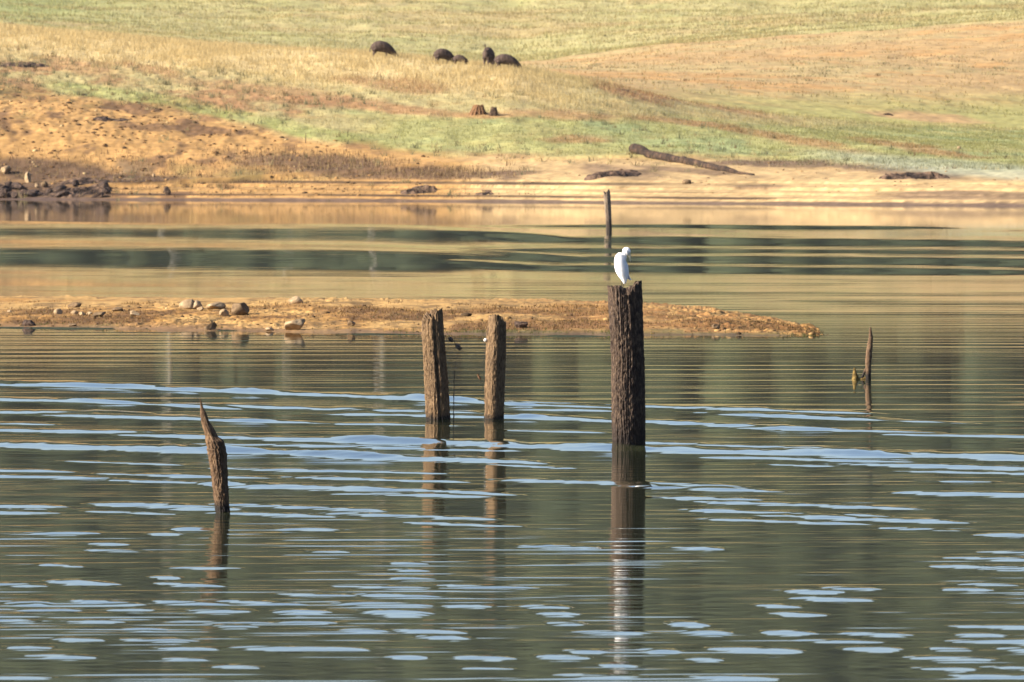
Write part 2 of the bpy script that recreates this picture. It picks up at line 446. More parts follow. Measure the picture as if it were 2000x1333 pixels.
# near slope
px, D = sample(170000, (-150, 2150), (516, 612))
z = tz_at(px, D)
col, py, near, back, n1, n2, n3, tan, g = hill_paint(px, D, z)
cr = k_cr1(px)
straw = ss(80, 40, py - cr + 14 * n1) * ss(1350, 1000, px)
dens = (0.22 + 0.75 * straw) * (1 - .93 * tan) + .25 * g
dens *= ss(.3, -.25, n2 * .6 + n1 * .3) * .7 + .3
dens *= ss(620, 605, D) * (D < k_dc1(px) + 16) * (z > .25)
keep = rng.uniform(0, 1, len(px)) < dens
px, D, col, straw, g, n1, n2, tan = (a[keep] for a in (px, D, col, straw, g, n1, n2, tan))
h = .12 + .13 * straw + .10 * (1 - g) * (1 - tan) * rng.uniform(0, 1, len(px)) ** 2
gc = col * 1.05
st = (rng.uniform(0, 1, len(px)) < .35 + .4 * straw) & (g < .5)
gc[st] = gc[st] * .35 + np.array((0.82, 0.65, 0.33)) * .65
gg = (rng.uniform(0, 1, len(px)) < .22) & (straw < .6)
gc[gg] = gc[gg] * .3 + np.array((0.40, 0.40, 0.21)) * .6
blades('hill_grass', px, D, h, np.full(len(px), .03), gc, .45, 3, .14)
px, D = sample(9000, (-150, 2150), (516, 600)); z = tz_at(px, D)
col, py, near, back, n1, n2, n3, tan, g = hill_paint(px, D, z); cr = k_cr1(px)
dens = ss(25, 70, py - cr) * (1 - .85 * tan) * (1 - .7 * g) * ss(-.3, .3, n1 + n2 * .5) * (D < k_dc1(px) + 5)
keep = rng.uniform(0, 1, len(px)) < dens * .6
px, D = px[keep], D[keep]
pal = np.array([(0.30, 0.30, 0.17), (0.20, 0.19, 0.10), (0.56, 0.46, 0.23), (0.26, 0.17, 0.09)])
blades('hill_tussocks', px, D, rng.uniform(.14, .38, len(px)), np.full(len(px), .03), pal[rng.choice(4, len(px), p=[.36, .2, .3, .14])], .7, 12, .10)
px, D = sample(9000, (-150, 2150), (660, 1300)); z = tz_at(px, D)
n1 = fbm(X_of(px, D) / 14, D / 40, 0, 3, 141)
keep = (rng.uniform(0, 1, len(px)) < ss(-.1, .5, n1) * .8) & (((D < 815) & (px > 880)) | (D > 870))
px, D = px[keep], D[keep]
blades('far_tussocks', px, D, rng.uniform(.10, .30, len(px)) * np.where(D < 850, .7, 1), np.full(len(px), .06), pal[rng.choice(4, len(px), p=[.4, .2, .2, .2])], .9, 12, .30)
# brown stubble on the bank
px, D = sample(60000, (-150, 1100), (514, 548))
z = tz_at(px, D)
col, py, near, back, n1, n2, n3, tan, g = hill_paint(px, D, z)
dens = blob(px, py, 800, 336, 200, 14, .02, .5 * n1) + .8 * blob(px, py, 620, 318, 180, 20, .05, .6 * n1) + .4 * blob(px, py, 250, 330, 330, 28, .05, .6 * n2) + .10 * blob(px, py, 500, 380, 650, 12)
keep = (rng.uniform(0, 1, len(px)) < dens * .4) & (z > .1)
px, D = px[keep], D[keep]
gc = np.where(rng.uniform(0, 1, (len(px), 1)) < .6, np.array((0.22, 0.14, 0.085)), np.array((0.50, 0.36, 0.17)))
blades('bank_stubble', px, D, rng.uniform(.12, .32, len(px)), np.full(len(px), .03), gc, .3, 2, .08)
# hill 2 and the back hill, tufts
px, D = sample(120000, (-200, 2200), (640, 1330))
z = tz_at(px, D)
col, py, near, back, n1, n2, n3, tan, g = hill_paint(px, D, z)
vis = ((D < 815) & (px > 880)) | (D > 870)
dens = np.where(D < 850, .28, .75) * ss(.5, -.3, n2 * .5 + n1 * .4)
keep = vis & (rng.uniform(0, 1, len(px)) < dens)
px, D, col = px[keep], D[keep], col[keep]
gc = col * 1.0
st = rng.uniform(0, 1, len(px)) < .4
gc[st] = gc[st] * .5 + np.array((0.66, 0.53, 0.25)) * .5
gg = rng.uniform(0, 1, len(px)) < .25
gc[gg] = gc[gg] * .4 + np.array((0.32, 0.34, 0.14)) * .6
blades('far_grass', px, D, rng.uniform(.2, .5, len(px)) * np.where(D < 850, .45, .8), np.full(len(px), .07), gc, .6, 3, .25)

# ------------------------------------------------------------------ wooded mountain above the hill
def ico(sub):
    bm = bmesh.new(); bmesh.ops.create_icosphere(bm, subdivisions=sub, radius=1)
    v = np.array([q.co[:] for q in bm.verts]); f = np.array([[q.index for q in p.verts] for p in bm.faces]); bm.free()
    return v, f
iv, if_ = ico(2)
nT = 11000
fx = rng.uniform(-330, 330, nT); fd = rng.uniform(1318, 1800, nT)
fz = tz_at(np.clip(fx / fd * FPX + 1000, -2590, 4590), fd)
fr = rng.uniform(2.4, 5.6, nT)
Vs = iv[None] * np.stack([fr, fr, fr * rng.uniform(.9, 1.4, nT)], -1)[:, None, :]
Vs = Vs * (1 + .32 * vnoise(iv[None, :, 0] * 2.2 + np.arange(nT)[:, None] * 9.1, iv[None, :, 1] * 2.2, iv[None, :, 2] * 2.2, 8))[..., None]
Vs = Vs + np.stack([fx, fd, fz + fr * rng.uniform(.6, 2.2, nT)], -1)[:, None, :]
Fs = if_[None] + (np.arange(nT) * len(iv))[:, None, None]
M_TRUNK = speckled('pale_bare_trunks', [(0.3, (0.13, 0.125, 0.10)), (0.7, (0.26, 0.245, 0.20))], 1.5)
TV, TF = [], []
ring = np.linspace(0, 2 * np.pi, 8, endpoint=False)
for tpx, tr, zt in ((742, .28, 47), (326, .26, 50), (560, .16, 38)):
    tx = (tpx - 1000) / FPX * 1313; z0 = float(tz_at(tpx, 1313)) - .5
    for k, zz in enumerate(np.linspace(z0, zt, 9)):
        rr_ = tr * (1.15 - .6 * k / 8); ox = .5 * math.sin(k * 1.1 + tpx)
        TV += [(tx + ox + rr_ * math.cos(a), 1313 + rr_ * math.sin(a), zz) for a in ring]
    b0 = len(TV) - 72
    for k in range(8):
        for q in range(8):
            a, b_ = b0 + k * 8 + q, b0 + k * 8 + (q + 1) % 8
            TF += [(a, b_, b_ + 8), (a, b_ + 8, a + 8)]
nF = Fs.reshape(-1, 3).shape[0]
fo = mesh_np('forest', np.vstack([Vs.reshape(-1, 3), TV]), np.vstack([Fs.reshape(-1, 3), np.array(TF) + Vs.reshape(-1, 3).shape[0]]), M_CROWN, False)
fo.data.materials.append(M_TRUNK)
mi = np.zeros(len(fo.data.polygons), np.int32); mi[nF:] = 1
fo.data.polygons.foreach_set('material_index', mi)
tag(fo, kind='stuff')

# unseen wooded ridge, right and behind, added to block low sky light
az = np.radians(np.arange(18, 236, .55)); tt = np.linspace(0, 1, 60)
rad = 330 + 60 * fbm(az * 3, 1.5, 0, 3, 91)[None, :] + 420 * tt[:, None]
wz = -2 + (150 + 45 * fbm(az * 4, 7.1, 0, 3, 92))[None, :] * np.sin(tt * np.pi / 2)[:, None] ** .8
wx, wy = rad * np.sin(az)[None, :], rad * np.cos(az)[None, :] + 60
wz = wz + ss(0, .1, tt)[:, None] * 9 * fbm(wx / 12, wy / 12, 0, 3, 93)
tag(mesh_np('sky_blocking_ridge', np.stack([wx, wy, wz], -1).reshape(-1, 3), grid_faces(len(tt), len(az)), M_CROWN, False), kind='structure')

# ------------------------------------------------------------------ the lake: wave crests are real relief
rows = np.concatenate([np.arange(384.5, 620, 0.40), np.arange(620, 1340, 0.50), 1340 * 1.03 ** np.arange(0, 60)])
LD = D_water(rows)[::-1]
LPX = np.concatenate([np.arange(-4000, -100, 60.), np.arange(-100, 2101, 5.0), np.arange(2110, 6000, 60.)])
LX = X_of(LPX[None, :], LD[:, None]); LDD = np.broadcast_to(LD[:, None], LX.shape)
LH = np.zeros_like(LX)
step = np.gradient(LD)[:, None]
def lut(D, pts):
    p = np.array(pts, float); return np.interp(D, p[:, 0], p[:, 1])
e1 = lut(LD, [(60, .0026), (120, .0028), (150, .0026), (170, .0020), (185, .0016), (205, .0014), (225, .0013), (285, .0009), (300, .0007), (400, .0006), (425, .0004), (560, .0003)])[:, None]
e2 = lut(LD, [(60, .0046), (125, .0046), (150, .0036), (170, .0026), (185, .0021), (205, .0018), (225, .0014), (285, .0010), (300, .0006), (400, .0006), (425, .0002)])[:, None]
e3 = lut(LD, [(60, .0108), (130, .0112), (165, .0062), (185, .0036), (210, .0020), (232, 0), (600, 0)])[:, None]
e4 = lut(LD, [(60, 0), (225, 0), (240, .0008), (300, .0020), (330, .0066), (408, .0068), (420, .0012), (440, .0006), (600, .0006)])[:, None]
g1 = np.clip(1 + 1.2 * fbm(LX / 3, LDD / 9, 0, 3, 61), .15, 2.4); g2 = np.clip(1 + .9 * fbm(LX / 3, LDD / 9, 0, 3, 62), .15, 2.2)
r2 = np.random.default_rng(11)
for (n, lam, ang, env, gm) in ((40, (.9, 4.2), 6, e1, g1), (44, (.45, 1.6), 11, e2, g2), (64, (.20, .62), 8, e3, g2), (36, (.9, 2.2), 12, e4, g1)):
    for i in range(n):
        L = math.exp(r2.uniform(math.log(lam[0]), math.log(lam[1]))); k = 2 * math.pi / L
        t = math.radians(r2.normal(-2.5, ang)); ph = r2.uniform(0, 6.283)
        att = ss(1.5, 2.6, L / step)
        LH += (math.sqrt(2.0 / n) / k) * env * gm * att * np.sin(k * (LX * math.sin(t) + LDD * math.cos(t)) + ph)
# longer crests (wakes) one by one: ends and row on the water, thickness, steepness
WAKES = []
def wk(s, k=1.0):
    for q in s.strip().split(';'):
        v = [float(t) for t in q.split(',')]
        WAKES.append(v[:4] + [v[4] if len(v) > 4 else 6.0, k])
wk("""-150,742,480,765,8;-150,751,300,757,5;380,763,870,781,9;780,776,1010,790,7;-150,776,220,787,7;150,783,430,797,5;380,792,900,806,8;-150,803,240,808,9;120,812,500,822,8;450,823,860,832,5;
650,809,1010,816,8;-150,825,80,830,5;-150,838,400,848,8;300,851,800,864,9;700,860,1200,878,12;-150,865,440,882,13;400,878,720,893,10;600,888,1010,904,11;440,868,950,880,6;
-150,916,100,921,6;-150,928,230,936,6;230,927,500,934,5;240,939,500,947,6;460,916,820,925,5;600,933,870,941,6;440,948,720,957,11;690,953,980,966,7;690,966,920,970,6;150,902,330,908,4;
-150,988,100,991,8;-150,1000,80,1003,6;210,986,430,994,9;190,1000,310,1004,6;450,986,710,997,7;440,1003,630,1009,7;670,1004,930,1013,7;820,1022,990,1028,6""")
wk("""1000,784,1180,790,4;990,790,1210,797,5;990,800,1190,804,6;990,814,1200,823,9;1240,823,1580,838,7;1480,838,1790,844,5;990,841,1160,845,5;1250,793,1660,807,7;1380,807,1710,818,6;1440,812,1850,826,5;1760,850,2150,857,5;
1180,876,1700,890,13;1600,885,2160,898,14;1260,866,1700,879,6;1400,894,1750,902,5;1690,908,2150,920,8;1770,921,2150,929,6;1510,908,1610,911,4;1810,939,1950,942,4;1020,938,1400,951,10;1250,952,1490,960,6;
1290,972,1460,977,7;1410,982,1760,994,8;1800,964,2160,972,10;1380,998,1690,1008,8;1530,1009,1850,1021,8;1410,1016,1670,1024,6;990,910,1110,915,4;1700,1031,1890,1038,5""")
wk("""40,1042,200,1043,6;325,1033,415,1034,7;275,1044,365,1045,6;160,1075,300,1078,6;540,1035,670,1036,7;150,1062,260,1065,6;590,1077,690,1080,6;70,1104,170,1108,6;75,1136,240,1143,10;-80,1140,105,1146,8;285,1128,360,1130,6;295,1140,440,1146,8;
310,1109,480,1111,5;750,1100,840,1102,6;755,1113,840,1116,6;755,1130,860,1133,6;640,1145,860,1151,7;840,1143,1060,1151,7;530,1161,700,1165,7;690,1162,860,1167,9;5,1179,110,1180,8;130,1174,290,1182,8;295,1175,450,1183,9;420,1174,610,1184,8;
20,1192,160,1194,8;195,1193,310,1194,9;355,1194,510,1196,9;525,1196,650,1198,9;690,1196,850,1201,12;640,1179,850,1185,10;860,1185,970,1187,8;-60,1213,80,1215,8;110,1214,250,1216,8;310,1214,540,1219,7;410,1224,510,1226,8;235,1230,330,1232,7;
530,1216,660,1218,7;660,1232,760,1234,8;760,1232,920,1238,10;810,1244,930,1251,11;95,1250,210,1252,9;220,1250,390,1254,8;290,1267,430,1270,9;440,1266,730,1272,11;0,1265,110,1267,8;40,1282,200,1285,9;310,1288,410,1290,8;750,1284,840,1286,8;
880,1285,1010,1289,10;890,1306,1010,1309,8;405,1303,520,1306,8;-60,1324,110,1326,8""", 1.0)
wk("""1000,1067,1180,1072,10;1300,1070,1420,1074,8;1895,1046,2150,1050,8;1900,1078,2150,1081,7;1820,1090,2150,1097,6;1810,1107,2150,1114,10;1840,1140,2000,1144,9;1830,1152,1950,1155,8;1525,1156,1660,1158,9;1600,1149,1730,1153,7;1535,1169,1720,1174,9;
1465,1183,1570,1187,7;1495,1199,1625,1203,8;1015,1185,1125,1189,9;1035,1198,1140,1202,8;1060,1218,1150,1220,9;1295,1218,1390,1224,11;1320,1235,1435,1240,10;1115,1235,1270,1239,8;1480,1236,1600,1240,12;1635,1238,1790,1243,11;1550,1252,1740,1256,8;
1245,1271,1335,1275,10;1370,1269,1580,1276,13;1630,1268,1770,1272,11;1095,1272,1190,1275,8;1040,1283,1160,1287,11;1840,1224,2150,1228,9;1860,1241,1970,1244,9;1840,1253,2150,1257,11;1810,1268,1910,1272,10;1760,1285,1960,1291,11;1940,1269,2150,1276,13;
1340,1289,1420,1291,9;1770,1306,1920,1311,10;1335,1324,1530,1329,11;1840,1321,2150,1326,11;1160,1300,1250,1303,8;1075,1320,1270,1324,9;1910,1304,2150,1309,9""")
wk("""-900,457,1150,462,48;-900,497,1150,510,46;850,467,3000,488,20;850,488,3000,505,18;850,504,3000,522,19;850,520,2100,534,15;900,440,1900,446,9""", 0.42)
wk("""-300,538,900,543,9;400,551,1700,556,8;-300,562,700,567,9;1250,546,2300,551,8;900,571,2300,577,8;100,579,1000,583,7;1500,590,2400,596,8;1300,612,2300,617,7""", 0.05)
wk("""-100,640,350,643,3;380,645,620,648,3;640,652,830,654,3;1060,656,1190,657,3""", 0.8)
for (x0, y0, x1, y1, th, k) in WAKES:
    if y0 < 1030 and k > .9:        # the long wakes run out gently
        sl = (y1 - y0) / (x1 - x0); e_ = 25 + .12 * (x1 - x0); x0, y0, x1, y1 = x0 - e_, y0 - sl * e_, x1 + e_, y1 + sl * e_
    ym = (y0 + y1) / 2
    Dm = float(D_water(ym)); th_flat = CAM_H / Dm
    S_ = max(.009, ((.083 if k > .5 else .061) - th_flat) / 2) * ((1.65 if ym > 830 else 1.4) if k > .5 else 1.7) * k
    wf = th * Dm / FPX / (th_flat + .7 * S_) * .74
    A = S_ * wf / .858
    if k < .5: S_, A = S_ * .85, A * .85
    wb = wf * S_ / (1.2 * th_flat) if k > .5 else .9 * wf      # lee sides steeper than the line of sight
    m0 = np.searchsorted(LD, Dm - 30 - 6 * wf); m1 = np.searchsorted(LD, Dm + 60 + 6 * wb)
    xs0, xs1 = min(x0, x1) - 60, max(x0, x1) + 60
    j0, j1 = np.searchsorted(LPX, xs0), np.searchsorted(LPX, xs1)
    pxx = LPX[j0:j1]
    if len(pxx) < 2: continue
    wob = .8 * vnoise(pxx / 130.0, x0 * .37 + y0) * min(1, (x1 - x0) / 300) + .25 * vnoise(pxx / 28.0, x0 * .91 + y0)
    if k < .5: wob = 1.2 * vnoise(pxx / 260.0, x0 * .37 + y0)
    yy = y0 + (y1 - y0) * (pxx - x0) / (x1 - x0) + wob
    t = (pxx - x0) / (x1 - x0)
    taper = np.clip(1 - np.abs(2 * t - 1) ** (2.4 if x1 - x0 < 300 else 4), 0, 1) * np.clip(1 + (.30 if k > .5 else .1) * vnoise(pxx / (70.0 if k > .5 else 400.), y0 * .7 + x0) + (.12 if k > .5 else 0) * vnoise(pxx / 17.0, y0 * .3 + x0), .5, 1.4)
    dc = FPX * (CAM_H - .55 * A) / (yy - HORIZON) + .7 * wf
    u = LDD[m0:m1, j0:j1] - dc[None, :]
    w_ = np.where(u < 0, wf, wb) * (.12 + .88 * taper)[None, :]
    LH[m0:m1, j0:j1] += A * taper[None, :] * np.exp(-(u / w_) ** 2)
V = np.stack([LX, LDD, LH], -1).reshape(-1, 3)
tag(mesh_np('water', V, grid_faces(len(LD), len(LPX)), M_WATER, True), kind='structure')

# ------------------------------------------------------------------ sandbar
BPX = np.concatenate([np.arange(-2500, -100, 30.), np.arange(-100, 1648, 1.6)])
BT = np.concatenate([np.linspace(-.25, .0, 12), np.linspace(.004, .62, 190), np.linspace(.63, 1.25, 60)])
bf = np.interp(BPX, [-2500, 0, 200, 400, 700, 900, 1200, 1500, 1680], [637, 640, 643, 647, 652, 655, 656, 657, 658])
bf = bf + 1.6 * fbm(BPX / 60, 3.3, 0, 4, 71)
bD = D_water(bf)
bL = np.interp(BPX, [0, 1150, 1300, 1400, 1500, 1580, 1640, 1680], [36, 35, 31, 25, 16, 9, 3.5, .5])
cy = np.interp(BPX, [-300, 0, 600, 1000, 1250, 1400, 1500, 1580, 1640, 1680], [593, 591, 590, 593, 601, 612, 628, 643, 657, 661])
cD = bD + .55 * bL
zc = np.maximum(Z_of(cy, cD), -.02)
BD = bD[None, :] + BT[:, None] * bL[None, :]
prof = np.interp(BT, [-.25, 0, .03, .12, .3, .55, .8, 1, 1.25], [-.9, -.05, .10, .36, .72, 1, .7, 0, -1.0])
BX = X_of(BPX[None, :], BD)
BZ = prof[:, None] * np.maximum(zc, 0)[None, :] + np.minimum(zc, 0)[None, :] - .05 * ss(1590, 1640, BPX)[None, :]
land = ss(0, .05, BT)[:, None] * ss(1.0, .9, BT)[:, None]
tipw = ss(1250, 1450, BPX)[None, :]
clod = fbm(BX / .28, BD / .45, 0, 3, 72); big = fbm(BX / 1.4, BD / 3, 0, 3, 73)
rockyness = np.clip(.5 + 1.1 * fbm(BX / 3, BD / 7, 0, 3, 74) + .6 * tipw, .1, 1.5)
BZ = BZ + land * (.045 * big + rockyness * (.050 * np.maximum(clod, -.15) + .02 * fbm(BX / .10, BD / .16, 0, 2, 75))) * (zc[None, :] > .01)
def bz_at(px, D):
    px = np.asarray(px, float); D = np.asarray(D, float)
    j = np.clip(np.searchsorted(BPX, px) - 1, 0, len(BPX) - 2); t = (D - bD[j]) / np.maximum(bL[j], .1)
    i = np.clip(np.searchsorted(BT, t) - 1, 0, len(BT) - 2)
    u = np.clip((t - BT[i]) / (BT[i + 1] - BT[i]), 0, 1)
    return BZ[i, j] * (1 - u) + BZ[i + 1, j] * u
bp = np.broadcast_to(BPX[None, :], BX.shape); bt = np.broadcast_to(BT[:, None], BX.shape)
m1 = fbm(BX / 1.6, BD / 4.5, 0, 4, 76); m2 = fbm(BX / .35, BD / .9, 0, 3, 77)
bc = np.zeros(BX.shape + (3,)); bc[:] = (0.45, 0.245, 0.075)
def bput(c, w):
    w = np.clip(w, 0, 1)[..., None]; bc[:] = bc * (1 - w) + np.array(c) * w
bput((0.57, 0.35, 0.125), ss(-.1, .5, m1 + .5 * ss(.35, .55, bt)))
bput((0.17, 0.09, 0.038), ss(.0, .35, -m1 + .5 * m2 + .25 * ss(600, 900, bp)) * ss(.55, .3, bt) * .85)
bput((0.33, 0.165, 0.058), ss(-.3, .3, m2) * ss(850, 1250, bp) * .85)
bput((0.14, 0.085, 0.04), ss(.15, .45, -m2 + .3 * m1) * .6)
bput((0.15, 0.15, 0.05), ss(.09, .03, bt + .03 * m2) * ss(-.1, .3, fbm(BX / 1.2, 9.1, 0, 3, 79) + .25 * ss(850, 1000, bp)) * .7)
bput((0.16, 0.105, 0.07), ss(.055, .02, bt + .015 * m2) * .7)
bput((0.36, 0.215, 0.10), ss(.12, .04, bt) * ss(800, 500, bp) * .4)
V = np.stack([BX, BD, BZ], -1).reshape(-1, 3)
tag(mesh_np('sandbar', V, grid_faces(len(BT), len(BPX)), M_BAR, True, bc.reshape(-1, 3)), kind='structure')
def bar_pt(px, py):
    D = np.arange(216, 262, .05)
    z = bz_at(np.full_like(D, px), D); y = Y_of(z, D)
    k = np.nonzero((y <= py) & (z > -.05) & (D > np.interp(px, BPX, bD)))[0]
    d = D[k[0]] if len(k) else float(np.interp(px, BPX, bD)) + 18
    return Vector((float(X_of(px, d)), float(d), float(bz_at(px, d))))
# dead stubble and pebbles on the bar
n = 26000
px = rng.uniform(-150, 1600, n); t = rng.uniform(.02, .55, n)
D = np.interp(px, BPX, bD) + t * np.interp(px, BPX, bL)
x = X_of(px, D)
q = fbm(x / 1.6, D / 4.5, 0, 4, 76)
keep = rng.uniform(0, 1, n) < ss(.0, .4, -q + .3 * ss(600, 900, px)) * .5 + .04
px, D, t = px[keep], D[keep], t[keep]
pal = np.array([(0.16, 0.09, 0.04), (0.30, 0.18, 0.075), (0.46, 0.31, 0.13), (0.13, 0.13, 0.05)])
gc = pal[rng.choice(4, len(px), p=[.45, .3, .17, .08])]
gc[(t < .07)] = (0.14, 0.15, 0.05)
blades('sandbar_stubble', px, D, rng.uniform(.02, .07, len(px)), np.full(len(px), .022), gc, .9, 2, .05, bz_at)
iv1, if1 = ico(1)
n = 800
px = rng.uniform(-150, 1620, n); D = np.interp(px, BPX, bD) + rng.uniform(.02, .5, n) * np.interp(px, BPX, bL)
r = np.exp(rng.normal(math.log(.017), .5, n))
P = iv1[None] * np.stack([r * rng.uniform(.9, 1.6, n), r * rng.uniform(.8, 1.3, n), r * rng.uniform(.5, .9, n)], -1)[:, None]
P = P * (1 + .25 * vnoise(iv1[None, :, 0] * 2 + np.arange(n)[:, None] * 3.3, iv1[None, :, 1] * 2, iv1[None, :, 2] * 2, 5))[..., None]
P = P + np.stack([X_of(px, D), D, bz_at(px, D) + r * .15], -1)[:, None]
pal = np.array([(0.20, 0.12, 0.055), (0.40, 0.25, 0.10), (0.50, 0.36, 0.19), (0.10, 0.065, 0.035)])
pc = pal[rng.choice(4, n, p=[.40, .38, .04, .18])]
tag(mesh_np('pebbles', P.reshape(-1, 3), (if1[None] + (np.arange(n) * len(iv1))[:, None, None]).reshape(-1, 3), M_BAR, True, np.repeat(pc, len(iv1), 0)), kind='stuff')

# ------------------------------------------------------------------ rocks
def rock_mesh(seed, rx, ry, rz, cuts=7, sub=4, rough=.12, cutd=(.55, .85)):
    v, f = ico(sub)
    r = random.Random(seed)
    for _ in range(cuts):
        nrm = np.array([r.gauss(0, 1), r.gauss(0, 1), r.gauss(0.2, 1)]); nrm /= np.linalg.norm(nrm)
        d = r.uniform(*cutd)
        s = v @ nrm - d
        v = v - np.outer(np.maximum(s, 0) * .92, nrm)
    k = 1 + rough * fbm(v[:, 0] * 1.6 + seed * 3.1, v[:, 1] * 1.6, v[:, 2] * 1.6, 5, seed)
    v = v * k[:, None]
    ext = np.abs(v).max(0)
    return v / ext * np.array([rx, ry, rz]), f
def rock(px, pyb, wpx, hpx, label, mat, pt, name='rock', cat='rock', group=None, seed=0, sink=.22, rz=0., tilt=0., depth=1.0, **kw):
    p = pt(px, pyb)
    s = p.y / FPX
    w, h = wpx * s, hpx * s
    v, f = rock_mesh(seed, w / 2, w / 2 * depth, h / 2 / (1 - sink), **kw)
    if tilt:
        c, s_ = math.cos(tilt), math.sin(tilt)
        v = np.stack([v[:, 0] * c + v[:, 2] * s_, v[:, 1], -v[:, 0] * s_ + v[:, 2] * c], -1)
    v[:, 2] += h - v[:, 2].max()
    o = mesh_np(name, v, f, mat, True)
    o.location = p + Vector((0, w * .25 * depth, 0))
    tag(o, label, cat, group)
    return o
GB = 'rocks lying on the sandbar'
bar_rocks = [
    (372, 604, 46, 19, 'largest pale rounded boulder on sandbar, split by a dark crack', M_ROCK, dict(sink=.2, cuts=4, rough=.05, cutd=(.75, .95))),
    (421, 604, 40, 14, 'low flat pale slab beside the largest sandbar boulder', M_ROCK, dict(cuts=9)),
    (467, 616, 40, 25, 'rounded boulder with dark mossy top on the sandbar', M_ROCKB, dict(cuts=4, rough=.08)),
    (437, 619, 20, 15, 'small upright tan stone in front of the sandbar boulders', M_ROCK, dict(cuts=6)),
    (578, 594, 30, 15, 'domed pale boulder alone on the far edge of the sandbar', M_ROCK, dict(cuts=4, rough=.06)),
    (579, 645, 50, 22, 'wedge-shaped rock with pointed tip at the sandbar waterline', M_ROCK, dict(cuts=10, cutd=(.35, .7), tilt=-.35)),
    (411, 645, 26, 15, 'dark-sided rock at the water edge of the sandbar', M_ROCKB, dict(cuts=9, cutd=(.4, .75), rough=.2)),
    (55, 637, 30, 12, 'dark mossy clump at the left waterline of the sandbar', M_MUDROCK, dict(cuts=6, rough=.45, cutd=(.45, .8), sink=.4)),
    (146, 601, 30, 10, 'flat brown rock lying near the sandbar crest, far left', M_ROCKB, dict(cuts=8)),
    (262, 619, 24, 12, 'tan stone with dark side, alone on mid sandbar', M_ROCK, dict(cuts=7)),
    (191, 619, 34, 9, 'thin tilted dark slab on the left of the sandbar', M_ROCKB, dict(cuts=8, tilt=-.2)),
    (145, 615, 16, 9, 'leftmost of the three small tan stones in a row', M_ROCK, dict(cuts=6)),
    (160, 616, 13, 7, 'middle of the three small tan stones in a row', M_ROCK, dict(cuts=6)),
    (175, 615, 13, 6, 'rightmost of the three small tan stones in a row', M_ROCK, dict(cuts=6)),
    (230, 608, 26, 8, 'low brown lump behind the thin tilted slab', M_ROCKB, dict(cuts=5)),
    (113, 614, 18, 11, 'squat sandy stone left of the row of small stones', M_ROCK, dict(cuts=5)),
    (686, 637, 16, 11, 'small brown stone left of the twin square posts', M_ROCKB, dict(cuts=6)),
    (527, 647, 20, 8, 'low pale stone at the waterline beside the wedge rock', M_ROCK, dict(cuts=7)),
    (391, 607, 14, 8, 'small tan stone tucked against the largest sandbar boulder', M_ROCK, dict(cuts=7)),
    (1018, 641, 28, 13, 'dark clod of earth on sandbar right of the square posts', M_MUDROCK, dict(cuts=6, rough=.5, cutd=(.45, .8), sink=.4)),
    (18, 610, 9, 5, 'tiny whitish stone at the far left of the sandbar', M_ROCK, dict(cuts=5)),
    (140, 638, 20, 6, 'low brown lump at the waterline right of the mossy clump', M_ROCKB, dict(cuts=7, rough=.3)),
    (1398, 643, 16, 9, 'brown clod near the sandbar tip, right of the egret post', M_ROCKB, dict(cuts=5, rough=.2)),
]
for i, (px, py, w, h, lab, m, kw) in enumerate(bar_rocks):
    o = rock(px, py, w, h, lab, m, bar_pt, group=GB, seed=i + 3, **kw)
    if i == 0:      # the crack through the split boulder
        me = o.data; co = np.empty(len(me.vertices) * 3, np.float32); me.vertices.foreach_get('co', co); co = co.reshape(-1, 3)
        a = co[:, 0] - .035 - .25 * co[:, 2] + .3 * co[:, 1] * 0
        co *= (1 - .30 * np.exp(-(a / .018) ** 2))[:, None]
        me.vertices.foreach_set('co', co.ravel()); me.update()
GH = 'rocks on the far bank'
bank_rocks = [
    (55, 357, 14, 21, 'pale pointed stone standing on dark mud at far left bank', M_ROCK, dict(cuts=6, cutd=(.45, .8))),
    (9, 341, 26, 17, 'squared tan rock with dark side at photo left edge', M_ROCK, dict(cuts=8, cutd=(.45, .7))),
    (72, 373, 8, 8, 'small round pale pebble below the pointed stone', M_ROCK, dict(cuts=4)),
    (86, 366, 18, 12, 'low tan rock between pointed stone and dark outcrop', M_ROCKB, dict(cuts=6)),
    (327, 382, 16, 17, 'lone dark squared stone at the far waterline', M_EARTH, dict(cuts=7, cutd=(.5, .75))),
    (300, 346, 6, 7, 'tiny pale stone above the terraced far bank', M_ROCK, dict(cuts=4)),
    (1342, 360, 20, 9, 'small brown mound on terraced shore right of the thin stake', M_ROCKB, dict(cuts=4)),
    (1873, 292, 8, 6, 'tiny pale stone on the green slope at right', M_ROCK, dict(cuts=4)),
]
for i, (px, py, w, h, lab, m, kw) in enumerate(bank_rocks):
    rock(px, py, w, h, lab, m, hill_pt, group=GH, seed=i + 60, **kw)
